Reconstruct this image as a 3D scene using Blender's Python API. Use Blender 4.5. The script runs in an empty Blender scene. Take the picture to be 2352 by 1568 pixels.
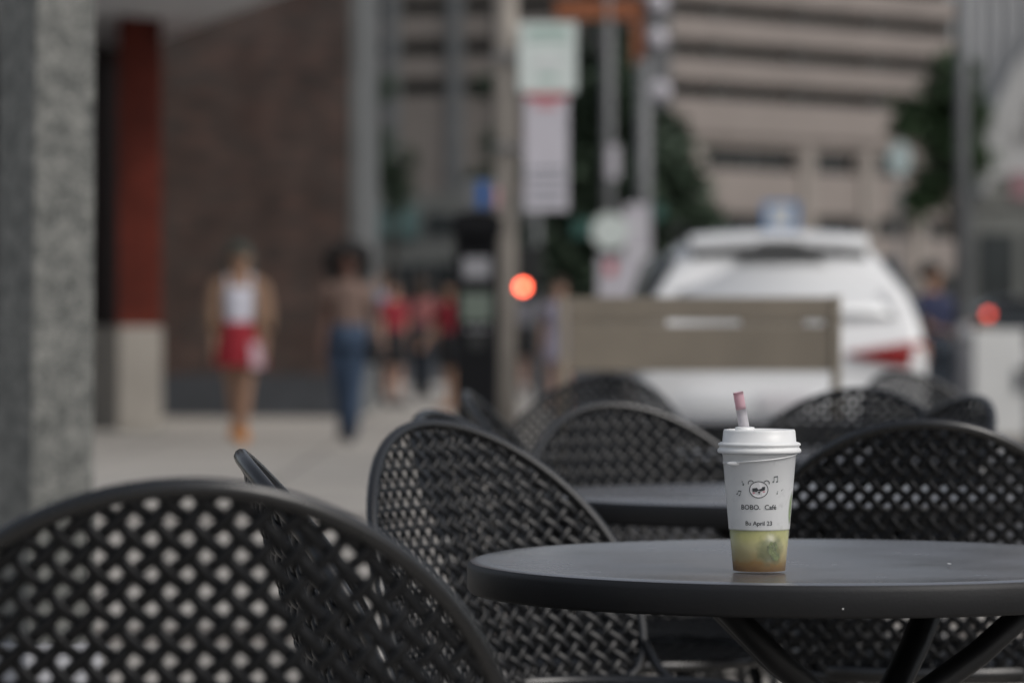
import bpy, bmesh, math, random
from mathutils import Vector, Matrix
random.seed(7)
C = bpy.context.scene
R = math.radians
PI = math.pi
# ------------------------------------------------------------------ camera
HC = 0.99                     # camera height
FP = 8050.0                   # focal length in units of a 2352 wide picture
cam = bpy.data.cameras.new('camera'); cam_o = bpy.data.objects.new('camera', cam)
C.collection.objects.link(cam_o); C.camera = cam_o
cam_o.location = (0, 0, HC); cam_o.rotation_euler = (R(90 - 0.263), 0, 0)
cam.sensor_width = 36; cam.lens = 36 * FP / 2352
cam.clip_start = 0.05; cam.clip_end = 3000
cam.dof.use_dof = True; cam.dof.focus_distance = 3.93
cam.dof.aperture_fstop = cam.lens / 28.0
cam.dof.aperture_blades = 9
# ------------------------------------------------------------------ light (overcast day)
SUN_EL, SUN_AZ = R(46), R(126)
w = bpy.data.worlds.new('World'); C.world = w; w.use_nodes = True
nt = w.node_tree; bg = nt.nodes['Background']
sky = nt.nodes.new('ShaderNodeTexSky'); sky.sky_type = 'NISHITA'; sky.sun_disc = False
sky.sun_elevation = SUN_EL; sky.sun_rotation = SUN_AZ; sky.dust_density = 4; sky.air_density = 1.0; sky.ozone_density = 1.0
hs = nt.nodes.new('ShaderNodeHueSaturation'); hs.inputs['Saturation'].default_value = 0.42
nt.links.new(sky.outputs[0], hs.inputs['Color']); nt.links.new(hs.outputs[0], bg.inputs['Color'])
bg.inputs['Strength'].default_value = 0.10
sl = bpy.data.lights.new('sun', 'SUN'); so = bpy.data.objects.new('sun', sl); C.collection.objects.link(so)
sl.energy = 0.6; sl.angle = R(25); sl.color = (1, 0.97, 0.93)
dx, dy, dz = math.sin(SUN_AZ) * math.cos(SUN_EL), math.cos(SUN_AZ) * math.cos(SUN_EL), math.sin(SUN_EL)
so.rotation_euler = Vector((dx, dy, dz)).to_track_quat('Z', 'Y').to_euler()
C.view_settings.view_transform = 'Standard'; C.view_settings.look = 'None'
C.view_settings.exposure = 0.25; C.view_settings.gamma = 1.0; C.view_settings.use_curve_mapping = False
C.render.engine = 'CYCLES'
C.cycles.max_bounces = 8; C.cycles.transparent_max_bounces = 24

def at(X, d, z=0.0):
    """world point that sits at picture column X (of 2352) at distance d"""
    return Vector(((X - 1176) * d / FP, d, z))
def zy(Y, d):
    return HC - (Y - 747) * d / FP

# ------------------------------------------------------------------ materials
def mat(name, col, rough=0.6, metal=0.0, var=0.0, vscale=8.0, bump=0.0, bscale=60.0, spec=0.5, emit=None, emit_s=0, coat=0.0, rvar=0.0):
    m = bpy.data.materials.new(name); m.use_nodes = True
    n = m.node_tree; b = n.nodes['Principled BSDF']
    b.inputs['Base Color'].default_value = (*col, 1); b.inputs['Roughness'].default_value = rough
    b.inputs['Metallic'].default_value = metal; b.inputs['Specular IOR Level'].default_value = spec
    b.inputs['Coat Weight'].default_value = coat
    if emit: b.inputs['Emission Color'].default_value = (*emit, 1); b.inputs['Emission Strength'].default_value = emit_s
    if var or bump or rvar:
        tc = n.nodes.new('ShaderNodeTexCoord')
    if var:
        nz = n.nodes.new('ShaderNodeTexNoise'); nz.inputs['Scale'].default_value = vscale; nz.inputs['Detail'].default_value = 6
        n.links.new(tc.outputs['Object'], nz.inputs['Vector'])
        r = n.nodes.new('ShaderNodeValToRGB')
        r.color_ramp.elements[0].position = 0.3; r.color_ramp.elements[1].position = 0.7
        r.color_ramp.elements[0].color = (*[c * (1 - var) for c in col], 1)
        r.color_ramp.elements[1].color = (*[min(1, c * (1 + var)) for c in col], 1)
        n.links.new(nz.outputs['Fac'], r.inputs['Fac']); n.links.new(r.outputs['Color'], b.inputs['Base Color'])
    if rvar:
        nz = n.nodes.new('ShaderNodeTexNoise'); nz.inputs['Scale'].default_value = vscale * 0.7; nz.inputs['Detail'].default_value = 5
        n.links.new(tc.outputs['Object'], nz.inputs['Vector'])
        mr = n.nodes.new('ShaderNodeMapRange'); mr.inputs['To Min'].default_value = rough - rvar; mr.inputs['To Max'].default_value = rough + rvar
        n.links.new(nz.outputs['Fac'], mr.inputs['Value']); n.links.new(mr.outputs[0], b.inputs['Roughness'])
    if bump:
        nz = n.nodes.new('ShaderNodeTexNoise'); nz.inputs['Scale'].default_value = bscale; nz.inputs['Detail'].default_value = 4
        n.links.new(tc.outputs['Object'], nz.inputs['Vector'])
        bp = n.nodes.new('ShaderNodeBump'); bp.inputs['Strength'].default_value = bump; bp.inputs['Distance'].default_value = 0.01
        n.links.new(nz.outputs['Fac'], bp.inputs['Height']); n.links.new(bp.outputs[0], b.inputs['Normal'])
    return m

def brick_mat(name, c1, c2, mortar, scale=1.0):
    m = bpy.data.materials.new(name); m.use_nodes = True; n = m.node_tree; b = n.nodes['Principled BSDF']
    b.inputs['Roughness'].default_value = 0.9; b.inputs['Specular IOR Level'].default_value = 0.2
    tc = n.nodes.new('ShaderNodeTexCoord'); sep = n.nodes.new('ShaderNodeSeparateXYZ'); n.links.new(tc.outputs['Object'], sep.inputs[0])
    ad = n.nodes.new('ShaderNodeMath'); ad.operation = 'ADD'; n.links.new(sep.outputs[0], ad.inputs[0]); n.links.new(sep.outputs[1], ad.inputs[1])
    cb = n.nodes.new('ShaderNodeCombineXYZ'); n.links.new(ad.outputs[0], cb.inputs[0]); n.links.new(sep.outputs[2], cb.inputs[1])
    br = n.nodes.new('ShaderNodeTexBrick'); n.links.new(cb.outputs[0], br.inputs['Vector'])
    br.inputs['Scale'].default_value = scale; br.inputs['Brick Width'].default_value = 0.215; br.inputs['Row Height'].default_value = 0.075
    br.inputs['Mortar Size'].default_value = 0.006; br.inputs['Color1'].default_value = (*c1, 1); br.inputs['Color2'].default_value = (*c2, 1); br.inputs['Mortar'].default_value = (*mortar, 1)
    nz = n.nodes.new('ShaderNodeTexNoise'); nz.inputs['Scale'].default_value = 2.0; nz.inputs['Detail'].default_value = 4; n.links.new(tc.outputs['Object'], nz.inputs['Vector'])
    mr = n.nodes.new('ShaderNodeMapRange'); mr.inputs['From Min'].default_value = 0.3; mr.inputs['From Max'].default_value = 0.7; mr.inputs['To Min'].default_value = 0.72; mr.inputs['To Max'].default_value = 1.26; n.links.new(nz.outputs['Fac'], mr.inputs[0])
    mx = n.nodes.new('ShaderNodeMix'); mx.data_type = 'RGBA'; mx.blend_type = 'MULTIPLY'; mx.inputs['Factor'].default_value = 1
    n.links.new(br.outputs['Color'], mx.inputs[6]); n.links.new(mr.outputs[0], mx.inputs[7]); n.links.new(mx.outputs[2], b.inputs['Base Color'])
    bp = n.nodes.new('ShaderNodeBump'); bp.inputs['Strength'].default_value = 0.5; bp.inputs['Distance'].default_value = 0.01; bp.invert = True
    n.links.new(br.outputs['Fac'], bp.inputs['Height']); n.links.new(bp.outputs[0], b.inputs['Normal'])
    return m

def granite_mat(name, lo, mid, hi):
    m = bpy.data.materials.new(name); m.use_nodes = True; n = m.node_tree; b = n.nodes['Principled BSDF']
    b.inputs['Roughness'].default_value = 0.6; b.inputs['Specular IOR Level'].default_value = 0.35
    tc = n.nodes.new('ShaderNodeTexCoord')
    nz = n.nodes.new('ShaderNodeTexNoise'); nz.inputs['Scale'].default_value = 130; nz.inputs['Detail'].default_value = 5; nz.inputs['Roughness'].default_value = 0.75
    nl = n.nodes.new('ShaderNodeTexNoise'); nl.inputs['Scale'].default_value = 22; nl.inputs['Detail'].default_value = 3
    n.links.new(tc.outputs['Object'], nz.inputs['Vector']); n.links.new(tc.outputs['Object'], nl.inputs['Vector'])
    mm = n.nodes.new('ShaderNodeMath'); mm.operation = 'MULTIPLY_ADD'; mm.inputs[1].default_value = 0.28; n.links.new(nl.outputs['Fac'], mm.inputs[0])
    m2 = n.nodes.new('ShaderNodeMath'); m2.operation = 'MULTIPLY'; m2.inputs[1].default_value = 0.77; n.links.new(nz.outputs['Fac'], m2.inputs[0]); n.links.new(m2.outputs[0], mm.inputs[2])
    r = n.nodes.new('ShaderNodeValToRGB'); e = r.color_ramp.elements
    e[0].position = 0.40; e[0].color = (*lo, 1); e[1].position = 0.64; e[1].color = (*hi, 1); x = e.new(0.52); x.color = (*mid, 1)
    n.links.new(mm.outputs[0], r.inputs['Fac']); n.links.new(r.outputs[0], b.inputs['Base Color'])
    bp = n.nodes.new('ShaderNodeBump'); bp.inputs['Strength'].default_value = 0.25; bp.inputs['Distance'].default_value = 0.004
    n.links.new(nz.outputs['Fac'], bp.inputs['Height']); n.links.new(bp.outputs[0], b.inputs['Normal'])
    return m

def pavement_mat():
    m = bpy.data.materials.new('pavement'); m.use_nodes = True; n = m.node_tree; b = n.nodes['Principled BSDF']
    b.inputs['Roughness'].default_value = 0.85; b.inputs['Specular IOR Level'].default_value = 0.3
    tc = n.nodes.new('ShaderNodeTexCoord')
    br = n.nodes.new('ShaderNodeTexBrick'); br.offset = 0.0; n.links.new(tc.outputs['Object'], br.inputs['Vector'])
    br.inputs['Scale'].default_value = 1; br.inputs['Brick Width'].default_value = 1.5; br.inputs['Row Height'].default_value = 1.5; br.inputs['Mortar Size'].default_value = 0.012
    br.inputs['Color1'].default_value = (0.365, 0.345, 0.315, 1); br.inputs['Color2'].default_value = (0.40, 0.375, 0.34, 1); br.inputs['Mortar'].default_value = (0.12, 0.11, 0.10, 1)
    nz = n.nodes.new('ShaderNodeTexNoise'); nz.inputs['Scale'].default_value = 0.55; nz.inputs['Detail'].default_value = 8; nz.inputs['Roughness'].default_value = 0.65
    n.links.new(tc.outputs['Object'], nz.inputs['Vector'])
    mr = n.nodes.new('ShaderNodeMapRange'); mr.inputs['From Min'].default_value = 0.3; mr.inputs['From Max'].default_value = 0.7; mr.inputs['To Min'].default_value = 0.80; mr.inputs['To Max'].default_value = 1.15; n.links.new(nz.outputs['Fac'], mr.inputs[0])
    mx = n.nodes.new('ShaderNodeMix'); mx.data_type = 'RGBA'; mx.blend_type = 'MULTIPLY'; mx.inputs['Factor'].default_value = 1
    n.links.new(br.outputs['Color'], mx.inputs[6]); n.links.new(mr.outputs[0], mx.inputs[7]); n.links.new(mx.outputs[2], b.inputs['Base Color'])
    bp = n.nodes.new('ShaderNodeBump'); bp.inputs['Strength'].default_value = 0.4; bp.inputs['Distance'].default_value = 0.01; bp.invert = True
    n.links.new(br.outputs['Fac'], bp.inputs['Height']); n.links.new(bp.outputs[0], b.inputs['Normal'])
    return m

M = {}
M['pavement'] = pavement_mat()
M['paver'] = brick_mat('red_paver', (0.30, 0.20, 0.165), (0.36, 0.25, 0.21), (0.22, 0.2, 0.18))
M['asphalt'] = mat('asphalt', (0.055, 0.055, 0.058), 0.9, var=0.25, vscale=1.5, bump=0.3, bscale=80)
M['kerb'] = mat('kerb_concrete', (0.33, 0.32, 0.30), 0.85, var=0.15, vscale=4)
M['line'] = mat('road_paint', (0.7, 0.7, 0.68), 0.7, var=0.1, vscale=10)
M['granite'] = granite_mat('granite', (0.03, 0.034, 0.033), (0.15, 0.155, 0.147), (0.34, 0.34, 0.315))
M['granite_pale'] = granite_mat('granite_pale', (0.28, 0.29, 0.31), (0.42, 0.43, 0.46), (0.6, 0.61, 0.64))
M['brick'] = brick_mat('brown_brick', (0.052, 0.043, 0.040), (0.096, 0.060, 0.051), (0.082, 0.074, 0.065))
M['brick_red'] = brick_mat('red_brick', (0.082, 0.013, 0.008), (0.108, 0.019, 0.011), (0.055, 0.022, 0.016))
M['slate'] = mat('slate', (0.045, 0.05, 0.058), 0.7, var=0.2, vscale=3)
M['concrete'] = mat('concrete', (0.27, 0.25, 0.222), 0.85, var=0.12, vscale=3, bump=0.2, bscale=30)
M['greystone'] = mat('grey_stone', (0.145, 0.153, 0.155), 0.8, var=0.15, vscale=1.5)
M['soffit'] = mat('soffit', (0.62, 0.64, 0.67), 0.6, var=0.08, vscale=2)
M['doorway_shade'] = mat('recess_shade_dark', (0.020, 0.007, 0.006), 0.6, var=0.2, vscale=4)  # shade of the doorway recess put into the colour
M['black_metal'] = mat('black_powder_coat', (0.0035, 0.004, 0.005), 0.27, var=0.15, vscale=20, bump=0.04, bscale=500, spec=0.8, rvar=0.06)
M['mesh_metal'] = mat('black_coated_mesh', (0.0062, 0.007, 0.0085), 0.30, var=0.3, vscale=26, spec=0.32, rvar=0.06)
M['rubber'] = mat('rubber', (0.02, 0.02, 0.02), 0.8)
M['tyre'] = mat('tyre_rubber', (0.018, 0.018, 0.018), 0.85, bump=0.2)
M['rim'] = mat('alloy', (0.45, 0.45, 0.47), 0.35, 0.9)
M['white_paint'] = mat('white_car_paint', (0.78, 0.785, 0.79), 0.25, coat=0.6, var=0.02, vscale=2)
M['dark_paint'] = mat('dark_car_paint', (0.02, 0.022, 0.026), 0.25, coat=0.6, var=0.05, vscale=2)
M['car_glass'] = mat('sky_pale_rear_glass', (0.64, 0.65, 0.655), 0.5, 1.0)  # bright sky reflection put into the colour: pale rough metal for the glass
M['dark_glass'] = mat('dark_glass', (0.02, 0.025, 0.028), 0.12, var=0.1, vscale=1)
M['trim'] = mat('black_trim', (0.02, 0.022, 0.022), 0.6)
M['tail'] = mat('tail_lens', (0.26, 0.006, 0.007), 0.25, coat=0.2)
M['amber'] = mat('amber_lens', (0.45, 0.10, 0.01), 0.2, coat=0.5)
M['plate'] = mat('plate_white', (0.72, 0.70, 0.72), 0.4, var=0.03)
M['tail_lit'] = mat('tail_lens_lit', (0.5, 0.02, 0.02), 0.3, emit=(1, 0.12, 0.08), emit_s=2.6)
M['wood_tan'] = mat('tan_painted_wood', (0.215, 0.185, 0.145), 0.65, var=0.12, vscale=5, bump=0.2, bscale=40)
M['wood_edge'] = mat('weathered_wood', (0.27, 0.235, 0.185), 0.75, var=0.15, vscale=7, bump=0.2, bscale=40)
M['pole_tan'] = mat('tan_pole', (0.38, 0.345, 0.305), 0.8, var=0.15, vscale=4, bump=0.3, bscale=25)
M['grey_metal'] = mat('grey_metal', (0.17, 0.175, 0.18), 0.5, 0.3, var=0.1, vscale=5)
M['grey_pale'] = mat('pale_grey_metal', (0.30, 0.30, 0.32), 0.5, 0.2, var=0.1, vscale=5)
M['sign_white'] = mat('sign_white', (0.68, 0.70, 0.70), 0.5, var=0.04, vscale=6)
M['sign_mint'] = mat('sign_pale_green', (0.66, 0.725, 0.70), 0.5, var=0.04, vscale=6)
M['sign_haze'] = mat('sign_pale_teal', (0.42, 0.51, 0.51), 0.5, var=0.04, vscale=6)
M['sign_lav'] = mat('sign_pale_lavender', (0.56, 0.54, 0.59), 0.5, var=0.05, vscale=6)
M['print_green'] = mat('print_green', (0.34, 0.50, 0.44), 0.6)
M['print_red'] = mat('print_red', (0.48, 0.03, 0.05), 0.6)
M['print_grey'] = mat('print_grey', (0.20, 0.22, 0.25), 0.6)
M['dull_pink'] = mat('dull_pink', (0.30, 0.17, 0.19), 0.6)
M['print_blue'] = mat('print_blue', (0.10, 0.25, 0.52), 0.6)
M['print_pink'] = mat('print_pink', (0.55, 0.30, 0.33), 0.6)
M['sign_teal'] = mat('sign_teal', (0.035, 0.11, 0.092), 0.5)
M['blue'] = mat('meter_blue', (0.02, 0.10, 0.32), 0.4)
M['meter_black'] = mat('meter_black', (0.005, 0.0055, 0.007), 0.6, var=0.15, vscale=8, spec=0.18)
M['screen'] = mat('meter_screen', (0.14, 0.17, 0.145), 0.25)
M['orange'] = mat('rust_orange_paint', (0.30, 0.10, 0.04), 0.6, var=0.1, vscale=4)
M['signal_red'] = mat('signal_lamp_red', (0.6, 0.05, 0.03), 0.4, emit=(1, 0.12, 0.06), emit_s=14)
M['garage'] = mat('beige_concrete', (0.262, 0.230, 0.211), 0.85, var=0.10, vscale=0.25)
M['garage2'] = mat('beige_concrete_pier', (0.285, 0.257, 0.233), 0.85, var=0.08, vscale=0.3)
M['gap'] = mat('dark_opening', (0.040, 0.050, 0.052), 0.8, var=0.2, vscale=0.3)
M['office'] = mat('taupe_facade', (0.20, 0.178, 0.16), 0.85, var=0.12, vscale=0.3)
M['shop_teal'] = mat('teal_fascia', (0.09, 0.16, 0.155), 0.6, var=0.2, vscale=1)
M['shop_wall'] = mat('grey_green_facade', (0.16, 0.165, 0.155), 0.8, var=0.15, vscale=0.6)
M['shop_glass'] = mat('shop_glass', (0.03, 0.036, 0.038), 0.15, var=0.4, vscale=0.8)
M['rib'] = mat('pale_ribbed_stone', (0.50, 0.505, 0.51), 0.8, var=0.06, vscale=0.5)
M['awning'] = mat('white_awning', (0.40, 0.40, 0.395), 0.7, var=0.08, vscale=1)
M['cab_white'] = mat('white_cabinet', (0.72, 0.72, 0.70), 0.5, var=0.05, vscale=4)
M['bark'] = mat('bark', (0.06, 0.05, 0.04), 0.9, var=0.3, vscale=6, bump=0.5, bscale=20)
M['leaf_dark'] = mat('leaf_dark', (0.062, 0.094, 0.060), 0.6, var=0.45, vscale=0.9)
M['leaf_mid'] = mat('leaf_mid', (0.06, 0.105, 0.048), 0.6, var=0.35, vscale=1.2)

# ------------------------------------------------------------------ mesh helpers
def new_obj(name, bm, m, parent=None, smooth=True, bevel=0.0):
    me = bpy.data.meshes.new(name)
    bmesh.ops.recalc_face_normals(bm, faces=bm.faces)
    bm.to_mesh(me); bm.free()
    for mm in (m if isinstance(m, (list, tuple)) else [m]): me.materials.append(mm)
    if smooth:
        for p in me.polygons: p.use_smooth = True
    o = bpy.data.objects.new(name, me); C.collection.objects.link(o)
    if parent: o.parent = parent
    if bevel:
        b = o.modifiers.new('bevel', 'BEVEL'); b.width = bevel; b.segments = 2; b.limit_method = 'ANGLE'
    return o
def tag(o, label=None, cat=None, group=None, kind=None):
    if label: o['label'] = label
    if cat: o['category'] = cat
    if group: o['group'] = group
    if kind: o['kind'] = kind
    return o
def thing(name, label, cat, loc=(0, 0, 0), rz=0, group=None):
    o = bpy.data.objects.new(name, None); C.collection.objects.link(o); o.empty_display_size = 0.1
    o.location = loc; o.rotation_euler = (0, 0, rz)
    return tag(o, label, cat, group)
def copy_tree(o, parent=None):
    c = o.copy(); C.collection.objects.link(c)
    if parent: c.parent = parent
    for ch in list(o.children): copy_tree(ch, c)
    return c
def box(bm, x0, x1, y0, y1, z0, z1, mi=0):
    v = [bm.verts.new((x, y, z)) for x in (x0, x1) for y in (y0, y1) for z in (z0, z1)]
    for f in ((0, 1, 3, 2), (4, 6, 7, 5), (0, 4, 5, 1), (2, 3, 7, 6), (0, 2, 6, 4), (1, 5, 7, 3)):
        fc = bm.faces.new([v[i] for i in f]); fc.material_index = mi
def box_obj(name, dims, m, parent=None, bevel=0.004):
    bm = bmesh.new(); box(bm, *dims); return new_obj(name, bm, m, parent, False, bevel)
def prism(bm, pts, z0, z1, mi=0):
    """vertical prism over a plan polygon"""
    a = [bm.verts.new((p[0], p[1], z0)) for p in pts]; b = [bm.verts.new((p[0], p[1], z1)) for p in pts]; n = len(pts)
    bm.faces.new(list(reversed(a))).material_index = mi; bm.faces.new(b).material_index = mi
    for i in range(n): bm.faces.new((a[i], a[(i + 1) % n], b[(i + 1) % n], b[i])).material_index = mi
def extrude_xz(bm, pts, y0, y1, mi=0):
    a = [bm.verts.new((p[0], y0, p[1])) for p in pts]; b = [bm.verts.new((p[0], y1, p[1])) for p in pts]; n = len(pts)
    bm.faces.new(a).material_index = mi; bm.faces.new(list(reversed(b))).material_index = mi
    for i in range(n): bm.faces.new((a[i], b[i], b[(i + 1) % n], a[(i + 1) % n])).material_index = mi
def sweep(bm, pts, rad, sides=8, closed=False, up=None, flat=1.0, caps=True):
    """tube along points; rad number or list; flat squeezes it along the 'up' normals"""
    pts = [Vector(p) for p in pts]; n = len(pts); rings = []
    prev = None
    for i, p in enumerate(pts):
        if closed: t = pts[(i + 1) % n] - pts[i - 1]
        else: t = pts[min(i + 1, n - 1)] - pts[max(i - 1, 0)]
        t.normalize()
        if up is not None: nrm = Vector(up[i])
        elif prev is not None: nrm = prev
        else: nrm = Vector((0, 0, 1)) if abs(t.z) < 0.9 else Vector((1, 0, 0))
        nrm = nrm - t * nrm.dot(t)
        if nrm.length < 1e-6: nrm = t.orthogonal()
        nrm.normalize(); prev = nrm; bn = t.cross(nrm)
        r = rad[i] if isinstance(rad, (list, tuple)) else rad
        rings.append([bm.verts.new(p + bn * (r * math.cos(2 * PI * k / sides)) + nrm * (r * flat * math.sin(2 * PI * k / sides))) for k in range(sides)])
    m = n if closed else n - 1
    for i in range(m):
        a, b = rings[i], rings[(i + 1) % n]
        for k in range(sides): bm.faces.new((a[k], a[(k + 1) % sides], b[(k + 1) % sides], b[k]))
    if caps and not closed:
        bm.faces.new(list(reversed(rings[0]))); bm.faces.new(rings[-1])
def lathe(bm, prof, seg=48, cx=0, cy=0, closed=False, mi=0):
    """prof = (r,z) list"""
    rings = []
    for r, z in prof:
        if r < 1e-6: rings.append([bm.verts.new((cx, cy, z))])
        else: rings.append([bm.verts.new((cx + r * math.cos(2 * PI * k / seg), cy + r * math.sin(2 * PI * k / seg), z)) for k in range(seg)])
    L = len(rings)
    for i in range(L if closed else L - 1):
        a, b = rings[i], rings[(i + 1) % L]
        for k in range(seg):
            k2 = (k + 1) % seg
            if len(a) == 1 and len(b) == 1: continue
            if len(a) == 1: f = (a[0], b[k2], b[k])
            elif len(b) == 1: f = (a[k], a[k2], b[0])
            else: f = (a[k], a[k2], b[k2], b[k])
            bm.faces.new(f).material_index = mi
def loft(bm, rings, cap0=True, cap1=True, mi=0):
    vs = [[bm.verts.new(p) for p in r] for r in rings]; n = len(vs[0])
    for a, b in zip(vs[:-1], vs[1:]):
        for k in range(n): bm.faces.new((a[k], a[(k + 1) % n], b[(k + 1) % n], b[k])).material_index = mi
    if cap0: bm.faces.new(list(reversed(vs[0]))).material_index = mi
    if cap1: bm.faces.new(vs[-1]).material_index = mi
def ring(cx, cy, cz, rx, ry, n=16, tilt=0.0):
    return [Vector((cx + rx * math.cos(2 * PI * k / n), cy + ry * math.sin(2 * PI * k / n), cz + tilt * math.sin(2 * PI * k / n))) for k in range(n)]
def ball(bm, c, r, u=12, v=8, sc=(1, 1, 1)):
    bmesh.ops.create_uvsphere(bm, u_segments=u, v_segments=v, radius=r, matrix=Matrix.Translation(c) @ Matrix.Diagonal((*sc, 1)))

# ------------------------------------------------------------------ ground, road, pavement
KERB = [(2.9, -40), (2.9, 11.9), (2.75, 12.5), (0.6, 14.0), (0.42, 14.6), (0.42, 58.0), (-0.6, 60.0), (-60, 60.0)]
bm = bmesh.new(); s = 1500
bm.faces.new([bm.verts.new(p) for p in ((-s, -s, -0.14), (s, -s, -0.14), (s, s, -0.14), (-s, s, -0.14))])
tag(new_obj('ground', bm, M['asphalt']), kind='structure')
bm = bmesh.new(); prism(bm, [(0.2, -40), (11.4, -40), (11.4, 240), (-60, 240), (-60, 59), (0.2, 59)], -0.139, -0.130)
tag(new_obj('road', bm, M['asphalt'], None, False), kind='structure')
bm = bmesh.new()
for k in range(18): box(bm, 6.05, 6.17, -10 + 12 * k, -4 + 12 * k, -0.128, -0.124)
for k in range(7): box(bm, 1.6 + 1.3 * k, 2.2 + 1.3 * k, 61.5, 64.5, -0.128, -0.124)
tag(new_obj('lane_marking', bm, M['line'], None, False), kind='structure')
bm = bmesh.new()
inner = [(x - 0.15 if y < 59 else x - 0.1, y if y < 59 else y - 0.15) for x, y in KERB]
prism(bm, inner + [(-60, -40)], -0.135, 0.0)
tag(new_obj('sidewalk', bm, M['pavement'], None, False), kind='structure')
bm = bmesh.new()
for a, b, c, d in zip(KERB[:-1], KERB[1:], inner[:-1], inner[1:]):
    prism(bm, [a, b, d, c], -0.135, 0.003)
tag(new_obj('kerb', bm, M['kerb'], None, False), kind='structure')
bm = bmesh.new()
for y0, y1 in ((10.9, 11.5), (17.6, 18.1)):
    prism(bm, [(-30, y0), (0.25 if y0 > 17 else 2.7, y0), (0.25 if y0 > 17 else 2.7, y1), (-30, y1)], 0.0005, 0.004)
tag(new_obj('paver_band', bm, M['paver'], None, False), kind='structure')
bm = bmesh.new(); prism(bm, [(11.4, -40), (40, -40), (40, 240), (11.4, 240)], -0.135, 0.0)
tag(new_obj('far_sidewalk', bm, M['pavement'], None, False), kind='structure')

# ------------------------------------------------------------------ brick building on the left, canopy, pillar
bb = thing('brick_building', 'brown brick building with dark slate base, red brick pier and angled grey canopy', 'building', (-3.0, 38, 0))
def rel(p, o): return (p[0] - o[0], p[1] - o[1])
xl, xr = at(330, 38).x, at(797, 38).x
bo = (-3.0, 38)
bm = bmesh.new(); box(bm, -14 - bo[0], xr - bo[0], 0, 4.6, 0.46, 13); new_obj('wall', bm, M['brick'], bb, False)
bm = bmesh.new(); box(bm, -14 - bo[0], xr - bo[0] + 0.04, -0.04, 0.3, 0.0, 0.455); new_obj('slate_base', bm, M['slate'], bb, False, 0.01)
bm = bmesh.new(); box(bm, xr - bo[0] + 0.003, xr - bo[0] + 0.16, 0.31, 4.7, 0, 13); new_obj('stone_return', bm, M['greystone'], bb, False, 0.02)
# pier: corner at x=268px, d=33
pc = at(272, 33)
pr = at(371, 33.4); pl = at(150, 34.2)
poly = [rel(pc, bo), rel(pr, bo), rel(at(364, 36.8), bo), rel(at(150, 37.0), bo), rel(pl, bo)]
bm = bmesh.new(); prism(bm, [rel(pc, bo), rel(pr, bo), rel(at(366, 36.7), bo), rel(at(288, 36.7), bo)], 0.985, 4.4); new_obj('brick_pier', bm, M['brick_red'], bb, False)
cen = (sum(p[0] for p in poly) / 5, sum(p[1] for p in poly) / 5)
big = [(cen[0] + (p[0] - cen[0]) * 1.02, cen[1] + (p[1] - cen[1]) * 1.02) for p in poly]
bm = bmesh.new(); prism(bm, big, 0.0, 0.98); new_obj('concrete_plinth', bm, M['concrete'], bb, False, 0.02)
dl = at(120, 35.2); dr = at(330, 37.2)
bm = bmesh.new(); prism(bm, [rel(at(60, 36.0), bo), rel(at(300, 37.0), bo), rel(at(300, 37.3), bo), rel(at(60, 36.3), bo)], 0.02, 3.9); new_obj('doorway_shade', bm, M['doorway_shade'], bb, False)  # flat near-black panel, painted as the shade inside the doorway recess
# canopy
cz = 3.9
A, B = Vector((-3.62, 36.0)), Vector((-2.08, 31.2)); Bn = B + (B - A) * 0.9
cpoly = [rel(A, bo), rel(Bn, bo), (-9 - bo[0], Bn.y - bo[1] + 1), (-9 - bo[0], -0.005), (at(364, 37.99).x - bo[0], -0.005)]
bm = bmesh.new(); prism(bm, cpoly, cz, cz + 0.06); new_obj('canopy', bm, M['soffit'], bb, False, 0.02)

gp = thing('granite_pillar', 'speckled grey granite pillar at the left edge behind the nearest chair', 'pillar', at(68, 9.0))
bm = bmesh.new()
rings = []
for z, t in ((0.17, 1.0), (3.2, 0.90)):
    w1 = 0.163 * t
    o = 0.03 if z > 1 else 0.0
    rings.append([Vector((o, 0, z)), Vector((o + w1 * 0.95, 0.055, z)), Vector((o + w1 * 0.95 - 0.08, 0.32, z)), Vector((o - 0.13, 0.22, z))])
loft(bm, rings); new_obj('shaft', bm, M['granite'], gp, False, 0.006)
bm = bmesh.new(); prism(bm, [(-0.01, -0.03), (0.19, 0.03), (0.10, 0.36), (-0.17, 0.25)], 0.0, 0.165); new_obj('base', bm, M['granite_pale'], gp, False, 0.008)

# ------------------------------------------------------------------ far buildings
def far_building(name, label, XA, dA, XB, dB, zband, band_h, ztop, wallm, pierm, lowwin):
    a, b = at(XA, dA), at(XB, dB); L = (b - a).length; ang = math.atan2(b.y - a.y, b.x - a.x)
    o = thing(name, label, 'building', (a.x, a.y, 0), ang)
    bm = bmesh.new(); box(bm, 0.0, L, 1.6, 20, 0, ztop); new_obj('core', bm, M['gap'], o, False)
    zs = [0] + sorted(zband) + [ztop]
    edges = []
    lo = lowwin[0] if lowwin else 0
    # solid spandrel belts between the open parking levels
    prev = lowwin[1] if lowwin else 0.0
    for z in sorted(zband) + [None]:
        top = ztop if z is None else z - band_h / 2
        bm = bmesh.new(); box(bm, 0, L, 0, 1.5, prev, top); new_obj('spandrel', bm, wallm, o, False, 0.05)
        if z is not None: prev = z + band_h / 2
    return o, L
g, L = far_building('parking_garage', 'long beige concrete parking garage with dark horizontal openings, far behind the white car', 1470, 225, 2215, 246,
                    [16.35, 19.0, 21.65, 24.3], 1.05, 27, M['garage'], M['garage2'], (0, 13.4))
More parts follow.
